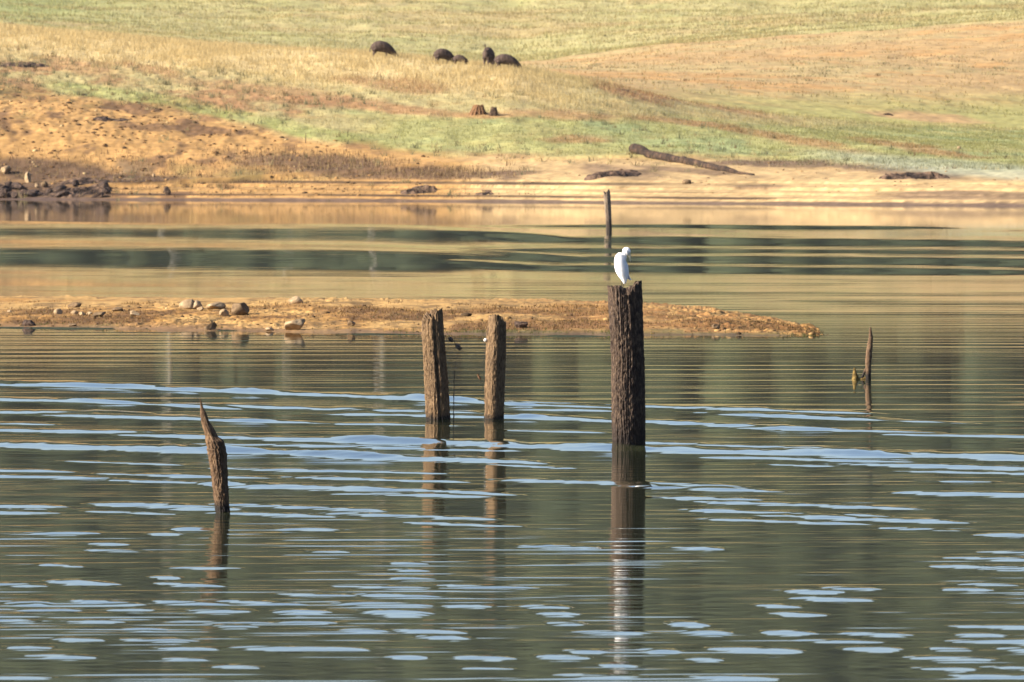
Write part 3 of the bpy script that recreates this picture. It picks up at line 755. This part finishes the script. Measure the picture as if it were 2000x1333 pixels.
# dark eroded lumps of earth and roots
lumps = [
    (150, 390, 130, 42, 'jagged dark mud outcrop sloping into the lake at left', M_MUDROCK, 'outcrop', dict(cuts=3, rough=.5, depth=.8, sub=5)),
    (45, 391, 130, 18, 'low dark mud ledge at the left waterline', M_MUDROCK, 'outcrop', dict(cuts=3, rough=.5, depth=.8, sub=5)),
    (202, 372, 26, 16, 'small dark boulder right of the jagged mud outcrop', M_MUDROCK, 'boulder', dict(cuts=6, rough=.2)),
    (815, 379, 72, 24, 'dark root clump hanging from the cut bank, left one', M_EARTH, 'root clump', dict(cuts=2, rough=.6, depth=.5, sub=5)),
    (945, 383, 36, 14, 'small dark root clump low on the cut bank', M_EARTH, 'root clump', dict(cuts=2, rough=.5, depth=.5, sub=5)),
    (165, 366, 100, 22, 'dark patch coloured as the shadowed hollow behind the mud boulders at left', M_EARTH, 'shadow patch', dict()),  # the hollow's shadow is put into this lump's dark colour
    (1200, 346, 110, 24, 'dark brown earth hollow on pale shore above thin stake', M_EARTH, 'earth clump', dict(cuts=2, rough=.6, depth=.5, sub=5)),
    (1785, 350, 135, 30, 'long dark undercut earth ledge on shore at right', M_EARTH, 'earth ledge', dict(cuts=2, rough=.55, depth=.5, sub=5)),
    (1735, 227, 22, 11, 'left of two dark earth humps on sandy patch at right', M_EARTH, 'earth hump', dict(cuts=3, rough=.4)),
    (1759, 227, 20, 9, 'right of two dark earth humps on sandy patch at right', M_EARTH, 'earth hump', dict(cuts=3, rough=.4)),
    (14, 47, 40, 9, 'low dark mound on the ridge at the top left', M_EARTH, 'mound', dict(cuts=2, rough=.4)),
    (40, 134, 110, 16, 'dark eroded turf step below the ridge at left', M_EARTH, 'turf step', dict(cuts=2, rough=.6, depth=.4, sub=5)),
    (411, 83, 10, 7, 'tiny dark hump on the ridge at left', M_EARTH, 'hump', dict(cuts=2, rough=.4)),
    (607, 97, 11, 8, 'tiny dark hump on the ridge left of the boars', M_EARTH, 'hump', dict(cuts=2, rough=.4)),
    (215, 240, 80, 14, 'dark crumbled edge in the tan eroded slope at left', M_ROCKB, 'soil edge', dict(cuts=2, rough=.6, depth=.5, sub=5)),
    (1228, 180, 36, 10, 'dark hump of red earth on the slope beneath the boars', M_ROCKB, 'earth hump', dict(cuts=2, rough=.5)),
]
def patch(name, px, py, wpx, hpx, mat, seed, rough=1.0, depth=2.2, cliff=.2, tops=.24):
    """ragged low bank of earth rising out of the slope, steep towards the water"""
    p = hill_pt(px, py); sc_ = p.y / FPX; w = wpx * sc_; H = hpx * sc_
    nu, nv = max(60, int(wpx * 1.6)), 70
    u = np.linspace(-1.08, 1.08, nu)[None, :]; v = np.linspace(0, 1, nv)[:, None]
    x = p.x + u * w / 2 + 0 * v; d = p.y - .3 + v * depth + .35 * fbm(u * w * .8, seed * 3.3, 0, 3, seed)
    e = np.sqrt(np.clip(1 - (u + .18 * fbm(u * 0, v * 4, seed, 2, seed)) ** 2, 0, 1)) ** .7
    n = fbm(x / .9 + d * .6, d / 1.3, 0, 4, seed + 1, .6); n2 = fbm(x / .28, d / .4, 0, 3, seed + 2, .6)
    f = ss(.06, .06 + cliff, v + .10 * n) * (1 - v) ** .6
    g0 = tz_at(x / d * FPX + 1000, d)
    z = g0 - .07 + H * e * f * (.95 + rough * (.75 * n + .35 * n2))
    # bare dark earth and painted shade on the cut face, the slope's own soil and turf on top
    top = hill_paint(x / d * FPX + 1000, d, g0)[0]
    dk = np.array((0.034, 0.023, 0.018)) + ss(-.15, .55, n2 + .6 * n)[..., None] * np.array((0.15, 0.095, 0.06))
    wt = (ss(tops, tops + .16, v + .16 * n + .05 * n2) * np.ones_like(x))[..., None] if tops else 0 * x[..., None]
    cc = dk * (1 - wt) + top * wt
    o = mesh_np(name, np.stack([x, d, z], -1).reshape(-1, 3) - np.array(p[:]), grid_faces(nv, nu), M_BAR, True, cc.reshape(-1, 3))
    o.location = p
    return o
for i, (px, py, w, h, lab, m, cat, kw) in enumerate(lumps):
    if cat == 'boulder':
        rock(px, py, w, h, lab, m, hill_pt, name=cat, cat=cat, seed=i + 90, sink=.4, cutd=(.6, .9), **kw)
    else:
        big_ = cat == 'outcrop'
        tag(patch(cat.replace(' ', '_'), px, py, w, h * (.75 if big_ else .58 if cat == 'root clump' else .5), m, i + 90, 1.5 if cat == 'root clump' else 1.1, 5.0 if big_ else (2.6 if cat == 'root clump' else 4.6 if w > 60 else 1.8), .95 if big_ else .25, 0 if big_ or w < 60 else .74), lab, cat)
rb = random.Random(12)
for i in range(26):
    bx, by = rb.uniform(-8, 212), rb.uniform(360, 390)
    if bx > 120 and by < 366: by += 14
    sz = rb.uniform(.6, 1.3)
    rock(bx, by, rb.uniform(16, 36) * sz, rb.uniform(9, 16) * sz, 'dark mud boulder in the jumble at the far left waterline', M_MUDROCK, hill_pt, name='mud_boulder', cat='boulder',
         group='dark mud boulders at the far left waterline', seed=200 + i, sink=.3, cuts=7, rough=.3, cutd=(.45, .8), tilt=rb.uniform(-.5, .5))
# crumbs of soil strewn over the bank
n = 12000
px = rng.uniform(-150, 2150, n); D = rng.uniform(502, 575, n)
zq = tz_at(px, D); cq, pq, _, _, n1q, n2q, _, tq, _ = hill_paint(px, D, zq)
keep = rng.uniform(0, 1, n) < tq * (.12 + .75 * ss(900, 300, px) * ss(.45, -.1, n1q)) * (zq > .2)
px, D, zq = px[keep], D[keep], zq[keep]; n = len(px)
r = np.minimum(np.exp(rng.normal(math.log(.047), .6, n)), .10) * (.6 + .4 * ss(1100, 500, px))
P = iv1[None] * np.stack([r * rng.uniform(.9, 1.8, n), r * rng.uniform(.8, 1.3, n), r * rng.uniform(.5, 1.0, n)], -1)[:, None]
P = P * (1 + .3 * vnoise(iv1[None, :, 0] * 2 + np.arange(n)[:, None] * 3.3, iv1[None, :, 1] * 2, iv1[None, :, 2] * 2, 5))[..., None]
P = P + np.stack([X_of(px, D), D, zq + r * .1], -1)[:, None]
pal = np.array([(0.16, 0.09, 0.042), (0.38, 0.22, 0.09), (0.55, 0.40, 0.20), (0.07, 0.045, 0.028)])
pc = pal[rng.choice(4, n, p=[.42, .3, .06, .22])]
tag(mesh_np('soil_crumbs', P.reshape(-1, 3), (if1[None] + (np.arange(n) * len(iv1))[:, None, None]).reshape(-1, 3), M_BAR, True, np.repeat(pc, len(iv1), 0)), kind='stuff')

# ------------------------------------------------------------------ timber in the water
def timber(name, mat, zb, prof, seed, nth=200, nz=380, fiss=.05, bark=.03, top=None, hollow=.15, sq=2.0, rot=0., depth=1.0, parent=None, groove=None, fr=7):
    """upright timber: prof rows are (height, centre x, half width); cross-section superellipse; top(theta, noise) cuts a ragged rim"""
    p = np.array(prof, float)
    th = np.linspace(0, 2 * np.pi, nth, endpoint=False)
    ztop = p[-1, 0] + (top(th) if top is not None else 0 * th)
    t = np.linspace(0, 1, nz)
    Z = zb + (ztop[None, :] - zb) * t[:, None]
    cx = np.interp(Z, p[:, 0], p[:, 1]); hw = np.interp(Z, p[:, 0], p[:, 2])
    c, s = np.cos(th - rot), np.sin(th - rot)
    shape = (np.abs(c) ** sq + np.abs(s) ** sq) ** (-1 / sq)
    if groove: shape = shape * (1 - groove[1] * np.exp(-((np.mod(th - groove[0] + np.pi, 2 * np.pi) - np.pi) / groove[2]) ** 2))
    ux, uy = np.cos(th), np.sin(th)
    k = 1 + 0 * Z
    k -= fiss * np.abs(fbm(ux[None] * fr, uy[None] * fr, Z * .8, 4, seed)) * 2 - fiss * .5
    bk = fbm(ux[None] * 7.5, uy[None] * 7.5, Z * 19, 4, seed + 5, .62)
    k += bark * (np.sign(bk) * np.abs(bk) ** .8) * 2.3
    k += bark * 1.2 * fbm(ux[None] * 2, uy[None] * 2, Z * 2.4, 3, seed + 9)
    R = hw * shape[None] * k
    X = cx + R * ux[None]; Y = R * uy[None] * depth
    rowsX, rowsY, rowsZ = [X], [Y], [Z]
    for q, dz in ((.86, .0), (.66, .45), (.4, .8), (.15, 1.0), (.0, 1.0)):
        zz = ztop - hollow * dz - .25 * hollow * (dz > 0) * np.abs(fbm(ux * 3, uy * 3, q * 7, 3, seed + 2))
        if q == .86: zz = ztop - .02
        cxx = np.interp(zz, p[:, 0], p[:, 1]); rr = R[-1] * q
        rowsX.append((cxx + rr * ux)[None]); rowsY.append((rr * uy * depth)[None]); rowsZ.append(zz[None] if q else np.full((1, nth), zz.mean()))
    V = np.stack([np.concatenate(rowsX), np.concatenate(rowsY), np.concatenate(rowsZ)], -1)
    F = grid_faces(V.shape[0], nth, True)
    return mesh_np(name, V.reshape(-1, 3), F, mat, True, parent=parent)
def prof_px(rowlist, base_px, base_py):
    """rows (py, left px, right px) of an outline -> real heights and half widths at its own distance"""
    D = float(D_water(base_py)); s = D / FPX
    out = [((base_py - y) * s, ((l + r) / 2 - base_px) * s, (r - l) / 2 * s) for y, l, r in rowlist]
    out.sort()
    return D, out
def jag(seed, amp, fr, extra=None):
    def f(th):
        q = amp * fbm(np.cos(th) * fr, np.sin(th) * fr, 0, 4, seed, .65)
        if extra: q = q + extra(th)
        return q
    return f
def gauss_th(th, c, w):
    return np.exp(-((np.mod(th - c + np.pi, 2 * np.pi) - np.pi) / w) ** 2)
def plateau(th, c, hw, soft):
    return ss(hw + soft, hw - soft, np.abs(np.mod(th - c + np.pi, 2 * np.pi) - np.pi))
# the thick post the egret stands on
D1, pr = prof_px([(960, 1200.26, 1260.74), (875, 1199.24, 1258.76), (820, 1196.29, 1258.21), (780, 1195.79, 1257.71), (700, 1195.28, 1256.72), (640, 1192.30, 1254.70), (590, 1189.81, 1252.69), (552, 1188.81, 1251.69)], 1228, 875)
egret_post = timber('wooden_post', M_POST, -.6, pr, 21, 320, 520, .090, .028,
    jag(5, .05, 3.2, lambda th: -.055 + .06 * plateau(th, .0, .95, .12) - .085 * gauss_th(th, -1.33, .20) - .10 * gauss_th(th, -1.72, .30) + .035 * gauss_th(th, -2.05, .16)
        + .02 * gauss_th(th, -2.75, .2) - .07 * gauss_th(th, -2.38, .07) - .05 * gauss_th(th, -.72, .05)),   .22, 2.3, .3, fr=11, groove=(-1.02, .10, .06))
egret_post.location = (float(X_of(1228, D1)), D1, 0)
tag(egret_post, 'thickest tallest hollow-topped wooden post, with the white egret on it', 'post')
# twin square posts
D2, pr = prof_px([(900, 839.89, 878.11), (820, 835.98, 876.02), (740, 832.39, 870.61), (690, 829.35, 866.65), (650, 827.78, 863.72), (625, 827.23, 862.27), (607, 827.16, 860.84)], 856, 820)
post_b = timber('wooden_post', M_SQPOST, -.6, pr, 41, 260, 360, .075, .034,
    jag(6, .06, 3.2, lambda th: -.15 * gauss_th(th, 3.4, .95) - .09 * gauss_th(th, -1.75, .35) + .02 * gauss_th(th, -.3, .8)), .10, 4.0, -.62, fr=9, groove=(-1.35, .34, .17))
post_b.location = (float(X_of(856, D2)), D2, 0)
tag(post_b, 'left of the two square posts, split lengthwise with jagged top', 'post', 'square posts joined by net threads')
D3, pr = prof_px([(900, 948.75, 980.25), (820, 949.23, 980.27), (740, 950.75, 982.25), (690, 952.27, 984.23), (650, 954.23, 985.27), (636, 956.60, 985.40), (618, 957.92, 983.58)], 965, 820)
post_c = timber('wooden_post', M_SQPOST, -.6, pr, 51, 260, 360, .065, .034,
    jag(8, .05, 2.6, lambda th: -.09 * gauss_th(th, -.1, .75) + .01), .07, 4.5, -.9, fr=9)
post_c.location = (float(X_of(965, D3)), D3, 0)
tag(post_c, 'right of the two square posts, upright with a white float on its edge', 'post', 'square posts joined by net threads')
# left leaning snag
D4, pr = prof_px([(1090, 423, 453), (1003, 421, 449.5), (985, 420, 447), (960, 417.5, 445), (920, 412.5, 443), (890, 408, 441.5), (872, 405, 439.5), (862, 403, 436), (852, 401.5, 424), (835, 396, 415.5), (822, 393, 407.5), (806, 391, 402),
                  (797, 391.2, 397.2), (788, 390.8, 394.3), (779, 389.8, 391.6)], 435, 1003)
snag = timber('dead_snag', M_SNAG, -.6, pr, 61, 160, 420, .10, .075, None, .01, 2.2, .4, fr=4)
snag.location = (float(X_of(435, D4)), D4, 0)
tag(snag, 'brown snag tapering to a leaning spike at left foreground', 'snag')
stub = timber('broken_shoulder', M_SNAG, 0, [(0, 0, .035), (.09, .0, .045), (.14, -.002, .022), (.158, -.004, .006)], 63, 60, 80, .08, .10, None, .01, parent=snag)
stub.location = ((430.5 - 435) * D4 / FPX, .01, (1003 - 884) * D4 / FPX)
# far thin stake
D5, pr = prof_px([(500, 1184, 1196), (460, 1183.5, 1195), (440, 1184, 1194.5), (420, 1182.5, 1194), (400, 1180.5, 1193), (385, 1179.2, 1192), (370, 1178.6, 1191)], 1190, 453)
stake = timber('wooden_stake', M_GREYWOOD, -.6, pr, 71, 100, 200, .10, .03,
    lambda th: -.10 + .12 * gauss_th(th, -.9, .45) + .06 * gauss_th(th, 3.0, .35) - .16 * gauss_th(th, -2.2, .3), .12, 2.2, .3, fr=4, groove=(-2.1, .22, .14))
stake.location = (float(X_of(1190, D5)), D5, 0)
tag(stake, 'thin grey weathered stake with a forked top, in the lake beyond the egret', 'stake')
# right bent snag with a rooted foot
def tube(pts, seed, nth=14, sub=10, bark=.12):
    """tapering limb through (x, y, z, r) points"""
    p = np.array(pts, float); n = (len(p) - 1) * sub + 1
    t = np.linspace(0, len(p) - 1, n); q = np.stack([np.interp(t, np.arange(len(p)), p[:, i]) for i in range(4)], -1)
    for _ in range(2):
        q[1:-1] = .25 * q[:-2] + .5 * q[1:-1] + .25 * q[2:]
    d = np.gradient(q[:, :3], axis=0); d /= np.linalg.norm(d, axis=1)[:, None] + 1e-9
    a = np.cross(d, np.array([.13, 1., .07])); a /= np.linalg.norm(a, axis=1)[:, None] + 1e-9
    b_ = np.cross(d, a)
    th = np.linspace(0, 2 * np.pi, nth, endpoint=False)
    R = q[:, 3:4] * (1 + bark * fbm(np.cos(th)[None] * 1.7 + seed, np.sin(th)[None] * 1.7, np.arange(n)[:, None] * .35, 3, seed) * 1.8)
    V = q[:, None, :3] + R[..., None] * (np.cos(th)[None, :, None] * a[:, None] + np.sin(th)[None, :, None] * b_[:, None])
    V = V.reshape(-1, 3); F = grid_faces(n, nth, True)
    caps = []
    for e, ring in ((0, 0), (n - 1, (n - 1) * nth)):
        V = np.vstack([V, q[e, :3]]); c = len(V) - 1
        for i in range(nth): caps.append((c, c, ring + i, ring + (i + 1) % nth))
    return V, F, caps
def limbs(name, mat, specs, parent=None, seed=1, remesh=None, nth=14, bark=.12):
    """several limbs fused into one continuous mesh"""
    bm = bmesh.new()
    for k, pts in enumerate(specs):
        V, F, caps = tube(pts, seed + k, nth, bark=bark)
        vs = [bm.verts.new(v) for v in V]
        for f in F: bm.faces.new([vs[i] for i in f])
        for c, _, i, j in caps: bm.faces.new((vs[c], vs[i], vs[j]))
    bmesh.ops.recalc_face_normals(bm, faces=bm.faces)
    me = bpy.data.meshes.new(name); bm.to_mesh(me); bm.free()
    for p in me.polygons: p.use_smooth = True
    o = bpy.data.objects.new(name, me); COL.objects.link(o)
    if remesh: o = fuse(o, remesh)
    o.data.materials.clear(); o.data.materials.append(mat)
    if parent: o.parent = parent
    return o
def fuse(o, vox, smooth=2):
    md = o.modifiers.new('r', 'REMESH'); md.mode = 'VOXEL'; md.voxel_size = vox; md.use_smooth_shade = True
    if smooth:
        sm = o.modifiers.new('s', 'SMOOTH'); sm.iterations = smooth; sm.factor = .5
    dg = bpy.context.evaluated_depsgraph_get()
    me = bpy.data.meshes.new_from_object(o.evaluated_get(dg))
    old = o.data; o.modifiers.clear(); o.data = me; me.name = o.name
    bpy.data.meshes.remove(old)
    return o
D6 = float(D_water(741)); s6 = D6 / FPX
def q6(px, py, r, y=0.): return ((px - 1696) * s6, y, (741 - py) * s6, r * s6)
snag2 = limbs('bent_snag', M_SNAG, [[q6(1696, 790, 6.25), q6(1695.8, 745, 6.00), q6(1696, 715, 5.50), q6(1697, 694, 6.25), q6(1699, 676, 5.50), q6(1701, 660, 4.50), q6(1700.3, 650, 2.75), q6(1700.3, 640, 1.62)]], seed=5, nth=20, remesh=None)
snag2.location = (float(X_of(1696, D6)), D6, 0)
tag(snag2, 'slender bent snag with a low mossy root foot, at right', 'snag')
limbs('brace_root', M_SNAG, [[q6(1696, 712, 1.8), q6(1690, 724, 2.3), q6(1684, 738, 2.6), q6(1682, 750, 2.6)]], snag2, 9)
M_MOSS = speckled('mossy_root_wood', [(0.3, (0.05, 0.035, 0.015)), (0.5, (0.20, 0.13, 0.035)), (0.7, (0.34, 0.24, 0.08))], 18.0, bump=.01)
limbs('root_foot', M_MOSS, [[q6(1697, 739, 4.2), q6(1689, 740, 3.6), q6(1681, 742, 3.6), q6(1672, 743, 5.5), q6(1665, 748, 5.5)], [q6(1672, 752, 8), q6(1671, 741, 7), q6(1670, 731, 4.6), q6(1668.6, 719, 1.6)]], snag2, 12)
# thin upright twig on the slope
tw = hill_pt(597, 281); s = tw.y / FPX
twig = limbs('twig', M_EARTH, [[(0, 0, -.1, .025), (0, 0, .2, .02), (.01, 0, 20 * s, .012)]], seed=3)
twig.location = tw
tag(twig, 'thin dark twig standing upright on the green slope', 'twig')
# fallen log
la, lb = hill_pt(1238, 300), hill_pt(1472, 343)
mid = (la + lb) / 2
lz = lambda f: (lambda p: float(tz_at(p.x / p.y * FPX + 1000, p.y)) - mid.z)(la.lerp(lb, f))
lp = lambda f, r, up: (*(la.lerp(lb, f) - mid).xy, lz(f) + up, r)
log = limbs('fallen_log', M_LOG, [[lp(0, .25, .21), lp(.06, .24, .2), lp(.12, .19, .17), lp(.3, .20, .15), lp(.36, .16, .14), lp(.5, .18, .13), lp(.7, .14, .11), lp(.76, .16, .09), lp(.84, .12, .07), lp(.87, .07, .05), lp(1, .05, .03)]], seed=31, nth=24, bark=.05)
log.location = mid
tag(log, 'long reddish brown log lying along the shore slope', 'log')
for f, r in ((.19, .17), (.42, .19)):
    k_ = limbs('knot', M_EARTH, [[(*(la.lerp(lb, f) - mid).xy, lz(f) + .15, r), (la.lerp(lb, f).x - mid.x + .02, la.lerp(lb, f).y - mid.y - .38, lz(f) + .12, r * .75)]], log, 41)
# stumps on the slope
def stump(px, py, wpx, hpx, label, seed, mat, lobes):
    p = hill_pt(px, py); s = p.y / FPX; w = wpx * s / 2; h = hpx * s
    o = timber('tree_stump', mat, -.15, [(-.15, 0, w * 1.05), (0, 0, w), (h * .5, w * .05, w * .74), (h, w * .08, w * .52)], seed, 120, 50, .22, .05,
               jag(seed, h * .14, 2.2), h * .3, 2.0, 0., fr=lobes)
    o.location = p + Vector((0, w * .6, 0))
    return tag(o, label, 'stump', 'broken stumps on the slope')
stump(933, 225, 35, 19, 'wider rust-coloured stump on the green slope below the boars', 81, M_STUMP, 2.2)
stump(964, 227, 20, 17, 'smaller darker stump touching the wider one on its right', 85, M_EARTH, 2.0)

# ------------------------------------------------------------------ net threads between the square posts
DN = D2; sN = DN / FPX
def qn(X, Y, r, y=0.): return (((790 + X / 5.125) - 900) * sN, y, (820 - (590 + Y / 5.125)) * sN, r)
net = empty('fishing_net', (float(X_of(900, DN)), DN, 0))
tag(net, 'torn thin grey net threads with debris hanging beside left square post', 'net')
rr = random.Random(4)
def wob(a, b, n, j, r):
    return [qn(a[0] + (b[0] - a[0]) * i / n + rr.uniform(-j, j), a[1] + (b[1] - a[1]) * i / n + rr.uniform(-j, j), r * rr.uniform(.6, 1.4)) for i in range(n + 1)]
limbs('thread', M_NET, [wob((385, 245), (450, 350), 5, 4, .003), wob((450, 350), (560, 480), 5, 5, .004), wob((400, 330), (540, 520), 6, 10, .002)], net, 3, nth=6)
limbs('thread', M_NET, [wob((516, 590), (500, 720), 8, 4, .003), wob((500, 700), (488, 1330), 26, 4, .0065), wob((545, 490), (516, 590), 5, 5, .002)], net, 5, nth=6)
limbs('thread', M_NET, [wob((560, 480), (650, 545), 5, 4, .003), wob((650, 545), (740, 515), 5, 3, .002), wob((640, 540), (720, 700), 6, 6, .0015), wob((740, 700), (825, 520), 6, 4, .0012)], net, 7, nth=6)
def clump(name, X, Y, w, h, seed, mat, rot=.6, parent=None, depth=.5):
    v, f = rock_mesh(seed, w / 5.125 * sN / 2, w / 5.125 * sN / 2 * depth, h / 5.125 * sN / 2, cuts=3, sub=4, rough=.6)
    c, s = math.cos(rot), math.sin(rot)
    v = np.stack([v[:, 0] * c + v[:, 2] * s, v[:, 1], -v[:, 0] * s + v[:, 2] * c], -1)
    o = mesh_np(name, v, f, mat, True, parent=parent); o.location = qn(X, Y, 0)[:3]
    return o
clump('debris_clump', 462, 375, 75, 42, 5, M_NET, .9, net)
clump('debris_clump', 538, 445, 90, 55, 8, M_NET, .8, net)
clump('dead_leaf', 743, 748, 80, 24, 12, M_LEAF, 1.0, net, .3)
v, f = rock_mesh(3, .030, .030, .027, cuts=1, sub=3, rough=.06, cutd=(.9, .95))
fl = mesh_np('net_float', v, f, M_FLOAT, True)
fl.location = (float(X_of(790 + 812 / 5.125, D3)), D3 - .01, (820 - (590 + 382 / 5.125)) * sN)
tag(fl, 'small round white float stuck to the right square post', 'float')
cap = limbs('float_plug', M_LEAF, [[(.02, 0, -.004, .012), (.045, .004, -.014, .014), (.075, .006, -.01, .012)]], fl, 2, nth=8)

# ------------------------------------------------------------------ the egret
sE = D1 / FPX / 10.256
def qe(X, Y, r, y=0.): return ((X - 390) * sE, y * sE, (920 - Y) * sE, r * sE)
ex = 1180 + 390 / 10.256; ey = 470 + 920 / 10.256
egret = empty('egret', at(ex, ey - 1.5, D1 - .06))
tag(egret, 'white egret hunched on the hollow post, bill pointing down', 'bird')
body = limbs('body', M_FEATHER, [
    [qe(305, 262, 30), qe(312, 312, 88, -5), qe(318, 400, 116, -5), qe(328, 500, 128), qe(348, 600, 126), qe(374, 690, 106), qe(398, 770, 74), qe(408, 840, 44), qe(402, 890, 14)],
    [qe(340, 430, 80), qe(385, 390, 58, 8), qe(412, 350, 46, 6), qe(414, 312, 44, 0), qe(420, 268, 62, 0), qe(440, 236, 84), qe(464, 234, 80), qe(496, 250, 50), qe(512, 268, 26)],
    [qe(400, 430, 40, 30), qe(440, 530, 42, 40), qe(458, 640, 36, 40), qe(470, 720, 26, 35), qe(480, 790, 14, 30)]], egret, 7, .004, 24, .0)
limbs('tail_plume', M_FEATHER, [[qe(462, 690, 26, 35), qe(490, 750, 22, 35), qe(520, 790, 14, 35), qe(560, 812, 3, 35)], [qe(465, 720, 24, 35), qe(490, 775, 16, 35), qe(515, 815, 4, 35)]], egret, 9, None, 10)
limbs('bill', M_BILL, [[qe(492, 255, 34), qe(500, 290, 30), qe(511, 340, 22), qe(520, 390, 13), qe(524, 440, 3)]], egret, 11, None, 12, .0)
v, f = ico(2); e_ = mesh_np('eye', v * 7 * sE, f, M_BILL, True, parent=egret); e_.location = qe(517, 264, 0, -16)[:3]
for X in (352, 384):
    limbs('leg', M_BLACK, [[qe(X + 6, 820, 8), qe(X, 870, 7), qe(X - 2, 935, 6), qe(X - 2, 1010, 6)]], egret, X, None, 8)

# ------------------------------------------------------------------ wild boars on the ridge
def boar(px, py, length_px, label, heading, scale_z=1.0, tail_up=False, low=0.0):
    d = float(k_dc1(np.array([float(px)]))[0])
    p = Vector((float(X_of(px, d)), d, float(tz_at(px, d))))
    s = length_px * d / FPX / 1.42
    root = empty('wild_boar', p, heading)
    root.scale = (s, s, s * scale_z); root.location.z -= .04
    tag(root, label, 'boar', 'boars grazing on the ridge')
    torso = [(-.70, 0, .58, .08), (-.62, 0, .62, .20), (-.46, 0, .68, .30), (-.20, 0, .74, .35), (.10, 0, .69, .345), (.34, 0, .59, .30), (.54, 0, .45, .235), (.70, 0, .32, .18), (.81, 0, .21, .125), (.87, 0, .11, .085), (.89, 0, .06, .07)]
    legs = []
    for y in (-.14, .14):
        legs.append([(-.50, y, .55, .17), (-.46, y * 1.05, .38, .105), (-.55, y, .24, .060), (-.52, y, .08, .045), (-.49, y, .0, .05), (-.49, y, -.06, .05)])
        legs.append([(.24, y, .55, .14), (.27, y * 1.05, .36, .085), (.26, y, .20, .052), (.27, y, .06, .042), (.28, y, .0, .05), (.28, y, -.06, .05)])
    ears = [[(.50, y, .58, .05), (.47, y * 1.5, .68, .045), (.45, y * 1.7, .75, .015)] for y in (-.10, .10)]
    crest = [[(-.35, 0, .96, .05), (-.05, 0, 1.02, .06), (.22, 0, .92, .055), (.42, 0, .74, .04)]]
    limbs('body', M_HIDE, [torso] + legs + ears + crest, root, int(px), .026, 16, .025)
    if tail_up:
        limbs('tail', M_HIDE, [[(-.64, 0, .72, .035), (-.70, 0, .90, .03), (-.68, .03, 1.08, .028), (-.66, .05, 1.16, .05), (-.65, .05, 1.24, .012)]], root, 3, None, 8)
    else:
        limbs('tail', M_HIDE, [[(-.64, 0, .74, .03), (-.74, 0, .64, .022), (-.78, 0, .48, .02), (-.77, 0, .36, .03)]], root, 3, None, 8)
    return root
boar(747, 111, 45, 'lone dark boar grazing apart at the left of the herd', .1, 1.0)
boar(867, 123, 40, 'boar grazing just left of the smallest boar, legs showing', .25, 1.05)
boar(899, 127, 28, 'smallest boar, head down behind a larger one', -.1, 1.0)
boar(955, 131, 42, 'boar seen from behind with its tail raised', 1.25, 1.25, True)
boar(989, 135, 46, 'rightmost boar, grazing low in the grass beside the tail-raised one', -.05, .9)

# ------------------------------------------------------------------ thin morning haze over the lake
bm = bmesh.new(); bmesh.ops.create_cube(bm, size=1)
me = bpy.data.meshes.new('haze'); bm.to_mesh(me); bm.free()
hz = bpy.data.objects.new('haze', me); COL.objects.link(hz)
hz.scale = (2600, 3600, 240); hz.location = (0, 900, 240 / 2 - 4)
hm = bpy.data.materials.new('haze'); hm.use_nodes = True
nt = hm.node_tree; nt.nodes.clear()
out = nt.nodes.new("ShaderNodeOutputMaterial"); pv = nt.nodes.new("ShaderNodeVolumePrincipled")
pv.inputs['Color'].default_value = (0.92, 0.94, 1.0, 1); pv.inputs['Density'].default_value = 0.00002
pv.inputs['Anisotropy'].default_value = 0.2
nt.links.new(pv.outputs[0], out.inputs['Volume'])
me.materials.append(hm)
tag(hz, kind='stuff')
